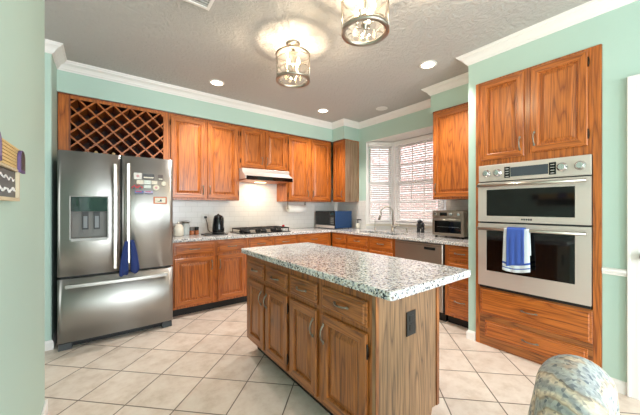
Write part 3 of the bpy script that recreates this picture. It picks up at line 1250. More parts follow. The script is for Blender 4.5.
def fridge_panel(name, x0, x1, z0, z1, hole=None, ft=0.075, mat='steel_v', nseg=16):
    mb = MB()
    xs_ = [x0 + (x1 - x0) * i / nseg for i in range(nseg + 1)]
    zs_ = [z0, z1]
    if hole:
        xs_ = sorted(set([x for x in xs_ if all(abs(x - h_) > 0.012 for h_ in (hole[0], hole[1]))] + [hole[0], hole[1]]))
        zs_ = [z0, hole[2], hole[3], z1]
    bm = mb.bm
    F = [[bm.verts.new((x, dome(x, x0, x1), z)) for x in xs_] for z in zs_]
    Bk = [[bm.verts.new((x, ft, z)) for x in xs_] for z in zs_]
    for j in range(len(zs_) - 1):
        for i in range(len(xs_) - 1):
            inhole = hole and j == 1 and hole[0] - 1e-6 <= xs_[i] and xs_[i + 1] <= hole[1] + 1e-6
            if not inhole:
                fa = bm.faces.new((F[j][i], F[j][i + 1], F[j + 1][i + 1], F[j + 1][i]))
                fa.smooth = True
            bm.faces.new((Bk[j][i], Bk[j + 1][i], Bk[j + 1][i + 1], Bk[j][i + 1]))
    for i in range(len(xs_) - 1):
        bm.faces.new((F[0][i], Bk[0][i], Bk[0][i + 1], F[0][i + 1]))
        bm.faces.new((F[-1][i], F[-1][i + 1], Bk[-1][i + 1], Bk[-1][i]))
    for j in range(len(zs_) - 1):
        bm.faces.new((F[j][0], F[j + 1][0], Bk[j + 1][0], Bk[j][0]))
        bm.faces.new((F[j][-1], Bk[j][-1], Bk[j + 1][-1], F[j + 1][-1]))
    return mb.build(name, mat, fr)


MB().box(0.012, 0.085, 0.03, FW - 0.012, 0.84, 1.775).build('cabinet_body', 'darkgrey', fr, 0.004)
MB().box(0.05, 0.10, 0.0, FW - 0.05, 0.80, 0.0295).build('base_grille', 'black', fr)
HL = (0.091, 0.354, 0.996, 1.378)
dl = fridge_panel('door', 0.0, 0.457, 0.662, 1.79, HL)
dR = fridge_panel('door', 0.467, FW, 0.662, 1.79)
fz = fridge_panel('freezer_drawer', 0.0, FW, 0.072, 0.640, nseg=24)
for x0, x1 in ((0.0, 0.10), (FW - 0.10, FW)):
    MB().prism([(0.03, 0.0), (0.12, 0.0), (0.12, 0.055), (0.05, 0.055)], x0 + 0.003, x1 - 0.003, 'x').build('foot_cover', 'darkgrey', fr, 0.003)
# dispenser in its recess
q = MB()
x0, x1, z0, z1 = HL
for a in ((x0, 0.066, z0, x1, 0.069, z1), (x0, 0.004, z0, x0 + 0.004, 0.0655, z1), (x1 - 0.004, 0.004, z0, x1, 0.0655, z1), (x0 + 0.004, 0.004, z0, x1 - 0.004, 0.0655, z0 + 0.006)):
    q.box(*a)
dd = q.build('dispenser_recess', 'greyplastic', dl)
q = MB()
e = 0.010
q.box(x0 - e, -0.006, z0 - e, x0, 0.008, z1 + e)
q.box(x1, -0.006, z0 - e, x1 + e, 0.008, z1 + e)
q.box(x0, -0.006, z1, x1, 0.008, z1 + e)
q.box(x0, -0.012, z0 - 0.022, x1, 0.008, z0 + 0.004)
q.build('dispenser_trim', simple('satin_trim', (158, 157, 154), 0.45, 0.3), dl, 0.002)
MB().box(x0 + 0.001, 0.002, 1.245, x1 - 0.001, 0.05, z1 - 0.001).build('dispenser_display', simple('green_sheen_glass', (28, 52, 46), 0.05), dl)  # black glass with a green reflection painted into its colour
for xx in (0.168, 0.252):
    q = MB()
    q.box(xx, 0.045, 1.075, xx + 0.045, 0.053, 1.24)
    q.box(xx + 0.008, 0.042, 1.09, xx + 0.037, 0.046, 1.20, 1)
    q.build('dispenser_lever', ['darkgrey', simple('lever_grey', (128, 132, 136), 0.5)], dl)
# handles
for x, z0h, z1h, dpar in ((0.413, 0.695, 1.70, dl), (0.517, 0.735, 1.715, dR)):
    q = MB()
    q.box(x - 0.016, -0.058, z0h, x + 0.016, -0.036, z1h)
    for z in (z0h + 0.05, z1h - 0.05):
        q.box(x - 0.011, -0.037, z - 0.025, x + 0.011, 0.012, z + 0.025)
    q.build('handle', 'nickel', dpar, 0.006)
q = MB()
pts = [(0.055 + (FW - 0.11) * i / 12.0, -0.052 - 0.010 * math.sin(PI * i / 12), 0.580) for i in range(13)]
q.loft([[(x, y, z - 0.016), (x, y + 0.020, z - 0.016), (x, y + 0.020, z + 0.016), (x, y, z + 0.016)] for x, y, z in pts])
for x in (0.09, FW - 0.09):
    q.box(x - 0.02, -0.038, 0.568, x + 0.02, 0.012, 0.592)
q.build('handle', 'steel', fz, 0.004)

# magnets on the right-hand fridge door
MAG = [  # px box in door metres: x0, z0, x1, z1 (relative to fridge), material, label, round
    (0.565, 1.563, 0.632, 1.628, 'm_floral', 'white square fridge magnet with a pale floral motif, at the top of the cluster', False, 'rose'),
    (0.642, 1.572, 0.742, 1.622, 'm_photo', 'wide dark photo magnet at the top of the fridge cluster', False, 'photo'),
    (0.776, 1.563, 0.822, 1.622, 'm_photo2', 'small upright dark brown photo magnet nearest the door edge', False, 'photo'),
    (0.588, 1.515, 0.648, 1.556, 'm_cream', 'cream rectangular magnet just above the red one', False, None),
    (0.652, 1.518, 0.712, 1.558, 'm_pale', 'pale green-white magnet under the wide photo magnet', False, None),
    (0.718, 1.520, 0.770, 1.556, 'm_cream', 'ivory magnet beside the pale green-white one', False, None),
    (0.806, 1.508, 0.854, 1.554, 'm_cream', 'round cream magnet under the upright brown photo magnet', True, None),
    (0.545, 1.468, 0.640, 1.508, 'red', 'red car-shaped magnet at the lower edge of the cluster', False, 'car'),
    (0.650, 1.478, 0.712, 1.508, 'm_pale', 'plain white strip magnet beside the red one', False, None),
    (0.728, 1.460, 0.790, 1.512, 'm_cream', 'round ivory magnet with a pink centre above the bordered card', True, 'rose'),
    (0.572, 1.414, 0.648, 1.450, 'm_blue', 'blue and red strip magnet with a black base in the bottom row', False, 'strip'),
    (0.655, 1.416, 0.730, 1.450, 'm_lilac', 'lilac strip magnet with a black base in the bottom row', False, 'strip'),
]
for nm_, rgb in (('m_floral', (226, 218, 212)), ('m_photo', (48, 44, 42)), ('m_photo2', (84, 60, 48)), ('m_cream', (226, 216, 196)), ('m_pale', (214, 220, 212)), ('m_blue', (70, 84, 150)), ('m_lilac', (170, 160, 196))):
    M[nm_] = simple(nm_, rgb, 0.4, noise=0.25, nscale=60)
for x0, z0, x1, z1, mt, lab, rnd, deco in MAG:
    xc = (x0 + x1) / 2
    ys_ = 3.378 + min(dome(x, 0.467, FW) for x in (x0, xc, x1)) - 0.0005
    q = MB()
    if rnd:
        q.lathe([((x1 - x0) / 2, 0), ((x1 - x0) / 2, -0.004), ((x1 - x0) / 2.6, -0.006)], (xc - 0.313, ys_, (z0 + z1) / 2), 20, axis='y')
    elif deco == 'car':
        q.prism([(x0 - .313, z0 + .006), (x1 - .313, z0 + .006), (x1 - .313, z0 + .022), (x1 - .333, z0 + .026), (x1 - .343, z1), (x0 - .290, z1), (x0 - .30, z0 + .026), (x0 - .313, z0 + .02)], ys_ - 0.006, ys_, 'y')
        for xx in (x0 + 0.022, x1 - 0.022):
            q.lathe([(0.011, -0.008), (0.011, 0)], (xx - 0.313, ys_, z0 + 0.010), 14, axis='y', mi=1)
        q.box(x0 - .283, ys_ - 0.0075, z0 + .026, x1 - .348, ys_ - 0.0055, z1 - .004, 1)
    else:
        q.box(x0 - 0.313, ys_ - 0.005, z0, x1 - 0.313, ys_, z1)
    if deco == 'photo':
        q.box(x0 - .308, ys_ - 0.0056, z0 + .008, x1 - .318, ys_ - 0.0048, z0 + .02, 1)
    if deco == 'rose':
        q.lathe([(0.013, -0.0068), (0.013, -0.003)], (xc - 0.313, ys_, (z0 + z1) / 2), 10, axis='y', mi=1)
    if deco == 'strip':
        q.box(x0 - .313, ys_ - 0.006, z0, x1 - .313, ys_ - 0.004, z0 + .010, 1)
        q.box(x0 - .305, ys_ - 0.006, z0 + .022, x1 - .33, ys_ - 0.004, z0 + .029, 2)
    o = q.build('fridge_magnet', [mt, {'photo': 'm_cream', 'rose': simple('pink', (206, 150, 150), 0.5), 'car': 'black', 'strip': 'black', None: mt}[deco], 'red'])
    tag(o, lab, 'magnet', 'magnets on the fridge door')
ys_ = 3.378 + dome(0.80, 0.467, FW) - 0.002
q = MB()
q.box(0.735 - .313, ys_ - 0.003, 1.318, 0.857 - .313, ys_, 1.392)
q.box(0.747 - .313, ys_ - 0.004, 1.329, 0.845 - .313, ys_ - 0.0028, 1.381, 1)
q.prism([(0.785 - .313, 1.342), (0.812 - .313, 1.342), (0.808 - .313, 1.362), (0.800 - .313, 1.366)], ys_ - 0.005, ys_ - 0.0038, 'y', 2)
q.prism([(0.768 - .313, 1.340), (0.790 - .313, 1.340), (0.782 - .313, 1.350)], ys_ - 0.005, ys_ - 0.0038, 'y', 3)
tag(q.build('picture_card', [simple('orange_border', (206, 112, 60), 0.6), 'm_cream', 'black', simple('leaf_green', (130, 150, 80), 0.6)]),
    'small orange-bordered picture card on the fridge door', 'card', 'magnets on the fridge door')


# navy towels on the fridge handles
def hang(xc, top, bot, wt, wb_, yb, ph):
    def fn(u, v):
        z = top + (bot - top) * v
        w_ = wt + (wb_ - wt) * (v ** 0.7)
        a = 2 * PI * u
        x = xc + (0.209 - xc) * 0.5 * (1 - v) ** 2 + w_ * 0.5 * math.cos(a) * (1 + 0.05 * math.sin(5 * a + ph))
        y = yb - 0.002 - (0.014 + 0.012 * v) * (1 + math.sin(a)) * (1 + 0.25 * v * math.sin(3 * a + ph))
        zz = z + 0.02 * v * math.sin(2 * a + ph)
        return (x, y, zz)
    return fn


for lab, xc, yb, top, bot, ph in (('navy towel hanging at the gap between the fridge doors, nearer the ice dispenser', 0.166, 3.322, 0.955, 0.645, 0.3),
                                  ('navy towel hanging from the fridge handle, on the magnet side of the other one', 0.252, 3.322, 0.965, 0.660, 1.9)):
    mb = MB()
    nu, nv = 28, 14
    fn = hang(xc, top, bot, 0.026, 0.076, yb, ph)
    mb.loft([[fn(u / nu, v / nv) for u in range(nu)] for v in range(nv + 1)], smooth=True)
    tag(mb.build('hand_towel', 'navy'), lab, 'towel', 'navy towels on the fridge handles')

# ------------------------------------------------------------------ island
isl = thing('kitchen_island', 'oak kitchen island, dim light painted in, with four doors and four drawers', 'island', (1.03, 2.42, 0), R90)
IW, ID = 1.51, 0.55
MB().box(0.0, 0, 0.118, IW - 0.0205, ID, 0.8715).build('body', 'isl_v', isl, 0.003)
MB().box(0.03, 0.09, 0.0, IW - 0.0205, ID - 0.08, 0.1175).build('toe_kick', 'toe', isl)
o = MB().prism([(0.0, 0.118), (0.09, 0.118), (0.09, 0.0), (ID - 0.075, 0.0), (ID - 0.075, 0.075), (ID - 0.06, 0.118), (ID, 0.118), (ID, 0.8715), (0, 0.8715)], IW - 0.02, IW, 'x').build('end_panel', 'veneer', isl)
o['label'] = 'tan oak end panel with a grey light cast painted in'
MB().box(IW + 0.0005, 0.0, 0.119, IW + 0.004, 0.02, 0.871).build('corner_strip', 'isl_v', isl)
MB().box(IW + 0.0005, ID - 0.022, 0.119, IW + 0.006, ID + 0.004, 0.871).build('corner_strip', 'isl_v', isl)
for x0, x1, p, h in ((0.061, 0.361, 'r', None), (0.396, 0.721, 'l', 'r'), (0.757, 1.062, 'r', None), (1.110, 1.466, 'l', 'r')):
    add_drawer(isl, x0, x1, 0.695, 0.822, 'isl')
    add_door(isl, x0, x1, 0.145, 0.665, 'isl', p, h, 'top')
q = MB()
q.box(IW + 0.0003, 0.240, 0.600, IW + 0.006, 0.318, 0.728)
for z in (0.628, 0.676):
    q.box(IW + 0.0055, 0.262, z, IW + 0.009, 0.296, z + 0.030)
o = q.build('outlet', 'black', isl, 0.001)
o['label'] = 'black electrical outlet plate'

it = MB()


def rrect(x0, y0, x1, y1, r, n=5):
    out = []
    for cx, cy, a0 in ((x1 - r, y1 - r, 0), (x0 + r, y1 - r, 90), (x0 + r, y0 + r, 180), (x1 - r, y0 + r, 270)):
        for i in range(n + 1):
            a = math.radians(a0 + 90 * i / n)
            out.append((cx + r * math.cos(a), cy + r * math.sin(a)))
    return out


it.prism(rrect(0.988, 0.782, 1.727, 2.458, 0.018), 0.8725, 0.914)
o = it.build('island_worktop', 'granite', None, 0.006)
tag(o, 'speckled granite worktop on the oak island', 'countertop')

# ------------------------------------------------------------------ things on the back worktop
CT = 0.9145
ck = thing('cooktop', 'black gas cooktop with cast iron grates set in the back worktop', 'cooktop', (1.50, 3.70, CT))
MB().box(0, 0, 0.0, 0.78, 0.44, 0.012).build('glass_plate', 'black_gloss', ck, 0.003)
for x0 in (0.02, 0.275, 0.53):
    q = MB()
    x1 = x0 + 0.232
    for a in ((x0, 0.02, x1, 0.034), (x0, 0.40, x1, 0.414), (x0, 0.034, x0 + 0.014, 0.40), (x1 - 0.014, 0.034, x1, 0.40), (x0 + 0.014, 0.208, x1 - 0.014, 0.222)):
        q.box(a[0], a[1], 0.052, a[2], a[3], 0.068)
    xm = (x0 + x1) / 2
    q.box(xm - 0.006, 0.034, 0.053, xm + 0.006, 0.40, 0.069)
    for x in (x0 + 0.003, x1 - 0.013):
        for y in (0.022, 0.403):
            q.box(x, y, 0.0122, x + 0.010, y + 0.010, 0.0525)
    q.build('grate', 'iron', ck, 0.002)
    for y in (0.12, 0.31):
        MB().lathe([(0.045, 0.0122), (0.045, 0.026), (0.034, 0.028), (0.034, 0.042), (0.028, 0.046)], (xm, y, 0), 20).build('burner', 'iron', ck)

# electric kettle on a dark tray
o = MB().prism(rrect(1.055, 3.80, 1.36, 4.03, 0.03), CT, CT + 0.012).build('tray', 'black', None, 0.003)
tag(o, 'flat black tray under the electric kettle', 'tray')
kt = thing('electric_kettle', 'glossy black electric kettle on the tray in front of the outlet', 'kettle', (1.255, 3.91, CT + 0.0125), math.radians(-75))
MB().lathe([(0.078, 0), (0.08, 0.012), (0.074, 0.022)], seg=28).build('power_base', 'black', kt)
MB().lathe([(0.072, 0.0225), (0.077, 0.03), (0.078, 0.06), (0.072, 0.13), (0.062, 0.20), (0.055, 0.225)], seg=28).build('jug', simple('black_kettle', (24, 25, 28), 0.12, 0.3), kt)
MB().lathe([(0.055, 0.2255), (0.05, 0.24), (0.03, 0.252), (0.012, 0.255), (0.012, 0.265), (0.004, 0.268)], seg=24).build('lid', 'black', kt)
MB().tube([(0.05, 0, 0.228), (0.085, 0, 0.235), (0.108, 0, 0.21), (0.112, 0, 0.15), (0.105, 0, 0.09), (0.074, 0, 0.055)], [0.011, 0.012, 0.012, 0.011, 0.010, 0.009], 10).build('handle', 'black', kt)
MB().loft([[(-0.045, -0.022, 0.165), (-0.045, 0.022, 0.165), (-0.045, 0.018, 0.226), (-0.045, -0.018, 0.226)], [(-0.092, -0.008, 0.205), (-0.092, 0.008, 0.205), (-0.095, 0.008, 0.222), (-0.095, -0.008, 0.222)]]).build('spout', 'black', kt, 0.003)

# jars
j = thing('storage_jar', 'cream ceramic jar with a round lid and side ear beside the fridge', 'jar', (0.775, 3.98, CT))
MB().lathe([(0.05, 0), (0.06, 0.012), (0.062, 0.08), (0.056, 0.118), (0.046, 0.128)], seg=26).build('pot', 'cream', j)
MB().lathe([(0.05, 0.1285), (0.05, 0.136), (0.03, 0.150), (0.010, 0.155), (0.008, 0.165), (0.014, 0.174), (0.006, 0.18)], seg=26).build('lid', 'cream', j)
MB().tube([(-0.058, 0, 0.10), (-0.082, 0, 0.105), (-0.085, 0, 0.07), (-0.060, 0, 0.05)], 0.006, 8).build('ear', 'pewter', j)
j = thing('storage_jar', 'clear glass jar with a wire-clamped lid behind the cream jar', 'jar', (0.885, 4.10, CT))
jg = simple('milky_glass', (206, 212, 210), 0.1)
MB().lathe([(0.046, 0), (0.052, 0.01), (0.052, 0.12), (0.042, 0.145), (0.042, 0.155)], seg=24).build('glass_body', jg, j)
MB().lathe([(0.045, 0.1555), (0.045, 0.168), (0.03, 0.175)], seg=24).build('lid', 'pewter', j)
MB().tube([(-0.046, -0.01, 0.16), (-0.052, -0.02, 0.18), (0.0, -0.04, 0.192), (0.052, -0.02, 0.18), (0.046, -0.01, 0.16)], 0.0025, 6).build('wire_clamp', 'pewter', j)
for lab, x, y, lidm in (('small amber spice jar with a silver lid between the cream jar and the kettle', 0.955, 4.07, 'greyplastic'), ('small amber spice jar with a black lid next to the tray', 1.020, 4.085, 'black')):
    j = thing('spice_jar', lab, 'jar', (x, y, CT), 0, 'spice jars by the kettle')
    MB().lathe([(0.026, 0), (0.029, 0.004), (0.029, 0.05), (0.024, 0.058)], seg=18).build('glass_body', simple('amber_spice', (176, 104, 62), 0.25), j)
    MB().lathe([(0.0285, 0.0585), (0.0285, 0.098), (0.025, 0.102)], seg=18).build('lid', lidm, j)

# outlet with a plug and cord
ou = thing('wall_outlet', 'white outlet plate on the tiled wall behind the kettle', 'outlet', (1.165, WB - 0.0125, 1.115))
MB().rings(-0.038, -0.06, 0.038, 0.06, -0.006, [(0, 0.0055), (0, 0.002), (0.003, 0)]).build('cover_plate', 'white', ou)
for z in (-0.042, 0.012):
    MB().box(-0.017, -0.0075, z, 0.017, -0.0055, z + 0.03).build('socket', 'trimwhite', ou, 0.001)
q = MB()
q.box(1.152, WB - 0.052, 1.126, 1.184, WB - 0.0205, 1.156)
q.tube([(1.168, WB - 0.045, 1.13), (1.180, WB - 0.058, 1.08), (1.190, WB - 0.06, 1.02), (1.195, WB - 0.07, 0.96), (1.215, WB - 0.10, 0.932), (1.215, WB - 0.16, 0.9325), (1.225, 4.0, 0.9335)], 0.005, 8)
tag(q.build('power_cord', 'black', None), 'black plug and cord running from the outlet down to the kettle', 'cord')

# shaker by the cooktop
j = thing('shaker', 'small glass shaker with a red lid behind the far end of the cooktop', 'shaker', (2.335, 4.02, CT))
MB().lathe([(0.02, 0), (0.022, 0.004), (0.020, 0.05), (0.017, 0.058)], seg=16).build('glass_body', jg, j)
MB().lathe([(0.02, 0.0585), (0.02, 0.078), (0.014, 0.086)], seg=16).build('lid', 'red', j)

# paper towel under the cabinet
pt = thing('paper_towel_holder', 'white paper towel roll on a holder under the wall cabinet', 'paper towel', (2.42, 4.03, 1.378))
q = MB()
for x in (0.0, 0.345):
    q.box(x, -0.012, -0.13, x + 0.008, 0.012, -0.0005)
q.box(0.0, -0.02, -0.006, 0.353, 0.02, -0.0002)
q.build('bracket', 'pewter', pt)
MB().lathe([(0.020, 0.012), (0.062, 0.012), (0.062, 0.342), (0.020, 0.342)], (0, 0, -0.118), 28, axis='x', cap0=True, cap1=True).build('paper_roll', 'paper', pt)

# microwave in the corner
mw = thing('microwave', 'countertop microwave with blue reflection painted on its side standing in the worktop corner', 'microwave', (3.085, 4.145, CT), R90)
o = MB().box(0, 0.02, 0.012, 0.525, 0.40, 0.305).build('case', 'blue_sheen', mw, 0.004)
o['label'] = 'glossy case with a blue reflection painted in'
MB().box(0.0, 0.0, 0.012, 0.40, 0.0195, 0.305).build('door', 'darkgrey', mw, 0.003)
MB().box(0.012, -0.003, 0.065, 0.385, -0.0005, 0.295).build('door_glass', 'black_gloss', mw, 0.001)
MB().box(0.402, 0.0, 0.012, 0.525, 0.0195, 0.305).build('control_panel', 'black_gloss', mw, 0.003)
MB().box(0.0, -0.004, 0.014, 0.525, -0.0005, 0.058).build('lower_trim', 'steel_bright', mw, 0.001)
q = MB()
for zz in range(4):
    for xx in range(3):
        q.box(0.425 + xx * 0.028, -0.002, 0.085 + zz * 0.03, 0.445 + xx * 0.028, -0.0005, 0.105 + zz * 0.03)
q.build('keypad', 'greyplastic', mw)
MB().box(0.425, -0.002, 0.235, 0.505, -0.0005, 0.275).build('display', simple('clock_glass', (30, 60, 66), 0.1), mw)
for x, y in ((0.03, 0.05), (0.48, 0.05), (0.03, 0.36), (0.48, 0.36)):
    MB().lathe([(0.012, 0), (0.012, 0.0118)], (x, y, 0), 12).build('foot', 'black', mw)

# ------------------------------------------------------------------ at the sink
sp = thing('soap_dispenser', 'cream soap dispenser with a black pump beside the microwave', 'soap dispenser', (3.535, 3.525, CT))
MB().lathe([(0.03, 0), (0.034, 0.006), (0.034, 0.075), (0.024, 0.09), (0.014, 0.095)], seg=20).build('bottle', 'cream', sp)
q = MB().lathe([(0.015, 0.0955), (0.015, 0.112), (0.010, 0.114), (0.010, 0.145), (0.016, 0.146), (0.016, 0.162)], seg=14)
q.tube([(0.0, 0, 0.152), (0.02, -0.035, 0.155), (0.03, -0.06, 0.146)], [0.010, 0.009, 0.007], 8)
q.build('pump', 'black', sp)

FX, FY = 3.50, 2.745
fa = thing('faucet', 'tall brushed nickel gooseneck faucet behind the double sink', 'faucet', (FX, FY, CT))
MB().lathe([(0.028, 0), (0.028, 0.006), (0.020, 0.014), (0.020, 0.09), (0.015, 0.10)], seg=20).build('base', 'nickel', fa)
dx, dy = -0.62, 0.78
pts = [(0, 0, 0.10)]
for i in range(13):
    a = PI * 1.06 * i / 12
    rr = 0.088
    k = rr * (1 - math.cos(a))
    pts.append((dx * k, dy * k, 0.29 + rr * 1.0 * math.sin(a)))
MB().tube(pts, 0.0115, 12).build('spout', 'nickel', fa)
e_ = pts[-1]
MB().tube([e_, (e_[0] + dx * 0.012, e_[1] + dy * 0.012, e_[2] - 0.035), (e_[0] + dx * 0.03, e_[1] + dy * 0.03, e_[2] - 0.10)], [0.0125, 0.016, 0.021], 14).build('spray_head', 'nickel', fa)
MB().tube([(0.0, -0.018, 0.06), (0.0, -0.05, 0.075), (0.01, -0.10, 0.10)], [0.010, 0.007, 0.006], 10).build('lever', 'nickel', fa)
ff = thing('filter_faucet', 'slim straight filtered-water tap beside the gooseneck faucet', 'faucet', (3.50, 3.10, CT))
MB().lathe([(0.016, 0), (0.016, 0.008), (0.010, 0.012), (0.010, 0.05), (0.006, 0.055)], seg=14).build('base', 'nickel', ff)
MB().tube([(0, 0, 0.055), (0, 0, 0.20), (-0.01, 0.01, 0.215), (-0.04, 0.03, 0.215), (-0.055, 0.04, 0.20)], 0.005, 8).build('spout', 'nickel', ff)
sd = thing('sink_soap_pump', 'short nickel soap pump set in the worktop on the toaster side of the faucet', 'soap pump', (3.50, 2.50, CT))
MB().lathe([(0.02, 0), (0.02, 0.006), (0.011, 0.010), (0.011, 0.055), (0.016, 0.058), (0.016, 0.07)], seg=14).build('stem', 'nickel', sd)
MB().tube([(0, 0, 0.064), (-0.03, 0.01, 0.066), (-0.06, 0.02, 0.056)], 0.006, 8).build('nozzle', 'nickel', sd)

# black figurine on the ledge
fg = thing('figurine', 'small round black animal figurine standing on the bay window ledge', 'figurine', (3.72, 2.415, CT))
fm = simple('black_figurine', (20, 22, 26), 0.35)
q = MB()
q.ball((0, 0, 0.105), (0.05, 0.062, 0.055), 18)
q.ball((-0.02, 0.0, 0.155), (0.034, 0.036, 0.034), 14)
for s_ in (-1, 1):
    q.ball((-0.01, s_ * 0.036, 0.165), (0.012, 0.014, 0.010), 8)
q.ball((-0.052, 0, 0.148), (0.014, 0.016, 0.012), 8)
for x, y in ((-0.02, 0.034), (-0.02, -0.034), (0.022, 0.034), (0.022, -0.034)):
    q.lathe([(0.014, 0), (0.016, 0.008), (0.012, 0.02), (0.013, 0.085)], (x, y, 0), 10)
q.build('body', fm, fg)

# toaster oven
to = thing('toaster_oven', 'stainless steel toaster oven with a glass door on the worktop', 'toaster oven', (3.265, 1.955, CT), R90)
TW, TD, TH = 0.385, 0.30, 0.33
MB().box(0, 0.02, 0.022, TW, TD, TH).build('case', 'steel_warm', to, 0.008)
MB().box(0, 0.0, 0.24, TW, 0.0195, TH - 0.002).build('control_panel', 'steel_warm', to, 0.002)
MB().box(0.10, -0.002, 0.265, 0.19, -0.0003, 0.305).build('display', 'black_gloss', to)
for x in (0.05, 0.24, 0.335):
    MB().lathe([(0.02, 0.0), (0.02, -0.012), (0.016, -0.024)], (x, -0.0003, 0.285), 18, axis='y').build('knob', 'chrome', to)
q = MB()
q.box(0.0, 0.0, 0.03, 0.028, 0.0195, 0.236)
q.box(TW - 0.028, 0.0, 0.03, TW, 0.0195, 0.236)
q.box(0.028, 0.0, 0.03, TW - 0.028, 0.0195, 0.06)
q.box(0.028, 0.0, 0.205, TW - 0.028, 0.0195, 0.236)
od_ = q.build('door', 'steel_warm', to, 0.002)
MB().box(0.0275, 0.005, 0.0595, TW - 0.0275, 0.014, 0.2055).build('door_glass', 'black_gloss', od_)
q = MB().tube([(0.03, -0.03, 0.222), (TW - 0.03, -0.03, 0.222)], 0.008, 10)
for x in (0.04, TW - 0.04):
    q.box(x - 0.006, -0.03, 0.217, x + 0.006, -0.0003, 0.227)
q.build('handle', 'nickel', od_)
MB().box(0.06, 0.012, 0.13, TW - 0.06, 0.0045, 0.134).build('rack', 'chrome', od_)
for x, y in ((0.03, 0.04), (TW - 0.03, 0.04), (0.03, TD - 0.03), (TW - 0.03, TD - 0.03)):
    MB().lathe([(0.014, 0), (0.016, 0.0215)], (x, y, 0), 12).build('foot', 'black', to)

# wine bottles lying in the bottom cells of the rack
for lab, bx in (('wine bottle with a tan capsule in the lattice cell above the ice dispenser', 0.304), ('wine bottle with a tan capsule in the lattice cell above the fridge door gap', 0.456)):
    b_ = thing('wine_bottle', lab, 'bottle', (-0.354 + bx, 3.885, 1.79 + 0.0835), 0, 'bottles in the wine rack')
    MB().lathe([(0.036, 0.30), (0.037, 0.292), (0.037, 0.14), (0.030, 0.11), (0.0155, 0.085), (0.0145, 0.072)], seg=22, axis='y').build('glass_body', simple('dark_green_bottle', (30, 40, 28), 0.15), b_)
    MB().lathe([(0.0155, 0.0718), (0.0160, 0.02), (0.0165, 0.012), (0.012, 0.010)], seg=18, axis='y').build('capsule', simple('tan_foil', (196, 164, 112), 0.4), b_)

# ------------------------------------------------------------------ ceiling fittings
def can_light(x, y, label, lit=True):
    o = thing('ceiling_light', label, 'ceiling light', (x, y, CZ), 0, 'recessed ceiling lights')
    MB().lathe([(0.066, -0.0005), (0.086, -0.0005), (0.086, -0.006), (0.068, -0.010), (0.066, -0.006)], seg=32, cap0=False, cap1=False).build('trim_ring', 'white', o)
    MB().lathe([(0.0655, -0.0008), (0.0655, -0.005), (0.04, -0.0065)], seg=28).build('diffuser', 'can' if lit else 'white', o)
    if lit:
        light('recessed_lamp', 'SPOT', (x, y, CZ - 0.02), 80, (1.0, 0.94, 0.87), radius=0.05, spot=math.radians(118))


can_light(1.076, 3.398, 'lit recessed ceiling light nearest the fridge and tall wall cabinet')
can_light(2.666, 3.398, 'lit recessed ceiling light near the inside corner of the crown moulding')
can_light(2.667, 1.645, 'lit recessed ceiling light near the oven wall')
can_light(3.30, 2.79, 'unlit white recessed ceiling light above the sink', False)


def lantern(x, y, label):
    o = thing('ceiling_lantern', label, 'ceiling light', (x, y, CZ), 0, 'glass drum lanterns over the island')
    MB().lathe([(0.062, 0), (0.062, -0.012), (0.05, -0.022), (0.018, -0.028), (0.014, -0.075), (0.03, -0.082), (0.03, -0.090)], seg=28).build('canopy', 'nickel', o)
    R_ = 0.148
    zt, zb = -0.105, -0.320
    def ring(z, h_, t, nm):
        MB().lathe([(R_ - t, z), (R_ + 0.006, z), (R_ + 0.006, z - h_), (R_ - t, z - h_), (R_ - t, z)], seg=48, cap0=False, cap1=False).build(nm, 'nickel', o)
    ring(zt, 0.010, 0.006, 'upper_ring')
    ring(zb, 0.020, 0.018, 'lower_ring')
    MB().lathe([(R_ - 0.004, zt - 0.010), (R_ - 0.004, zb)], seg=48, cap0=False, cap1=False).build('glass_drum', 'lglass', o)
    q = MB()
    for k in range(4):
        a = PI / 4 + k * PI / 2
        q.tube([(0.028 * math.cos(a), 0.028 * math.sin(a), -0.086), (0.08 * math.cos(a), 0.08 * math.sin(a), -0.080), (0.142 * math.cos(a), 0.142 * math.sin(a), -0.108)], 0.005, 8)
        q.tube([(R_ * math.cos(a) * 1.01, R_ * math.sin(a) * 1.01, zt - 0.01), (R_ * math.cos(a) * 1.01, R_ * math.sin(a) * 1.01, zb - 0.01)], 0.004, 8)
    q.build('cage_frame', 'nickel', o)
    q = MB()
    q.tube([(0, 0, -0.088), (0, 0, -0.275)], 0.006, 10)
    q.lathe([(0.006, -0.272), (0.024, -0.278), (0.026, -0.290), (0.012, -0.300), (0.010, -0.312), (0.004, -0.318)], seg=16)
    for k in range(4):
        a = k * PI / 2 + 0.3
        ca, sa = math.cos(a), math.sin(a)
        q.tube([(0, 0, -0.285), (0.03 * ca, 0.03 * sa, -0.296), (0.06 * ca, 0.06 * sa, -0.286), (0.062 * ca, 0.062 * sa, -0.262)], 0.004, 8)
    q.build('candle_arms', 'nickel', o)
    for k in range(4):
        a = k * PI / 2 + 0.3
        c_ = (0.062 * math.cos(a), 0.062 * math.sin(a))
        MB().lathe([(0.010, -0.262), (0.010, -0.215)], (c_[0], c_[1], 0), 12).build('candle_sleeve', 'cream', o)
        MB().lathe([(0.007, -0.2145), (0.014, -0.195), (0.015, -0.180), (0.008, -0.155), (0.002, -0.140)], (c_[0], c_[1], 0), 12).build('bulb', 'bulb', o)
        light('lantern_lamp', 'POINT', (x + c_[0] * 0.4, y + c_[1] * 0.4, CZ - 0.185), 2.8, (1.0, 0.80, 0.56), radius=0.006)
    return o


lantern(1.363, 2.174, 'glass drum ceiling lantern seen whole, over the far end of the island')
lantern(1.36, 1.29, 'glass drum ceiling lantern cut off by the top edge of the picture')

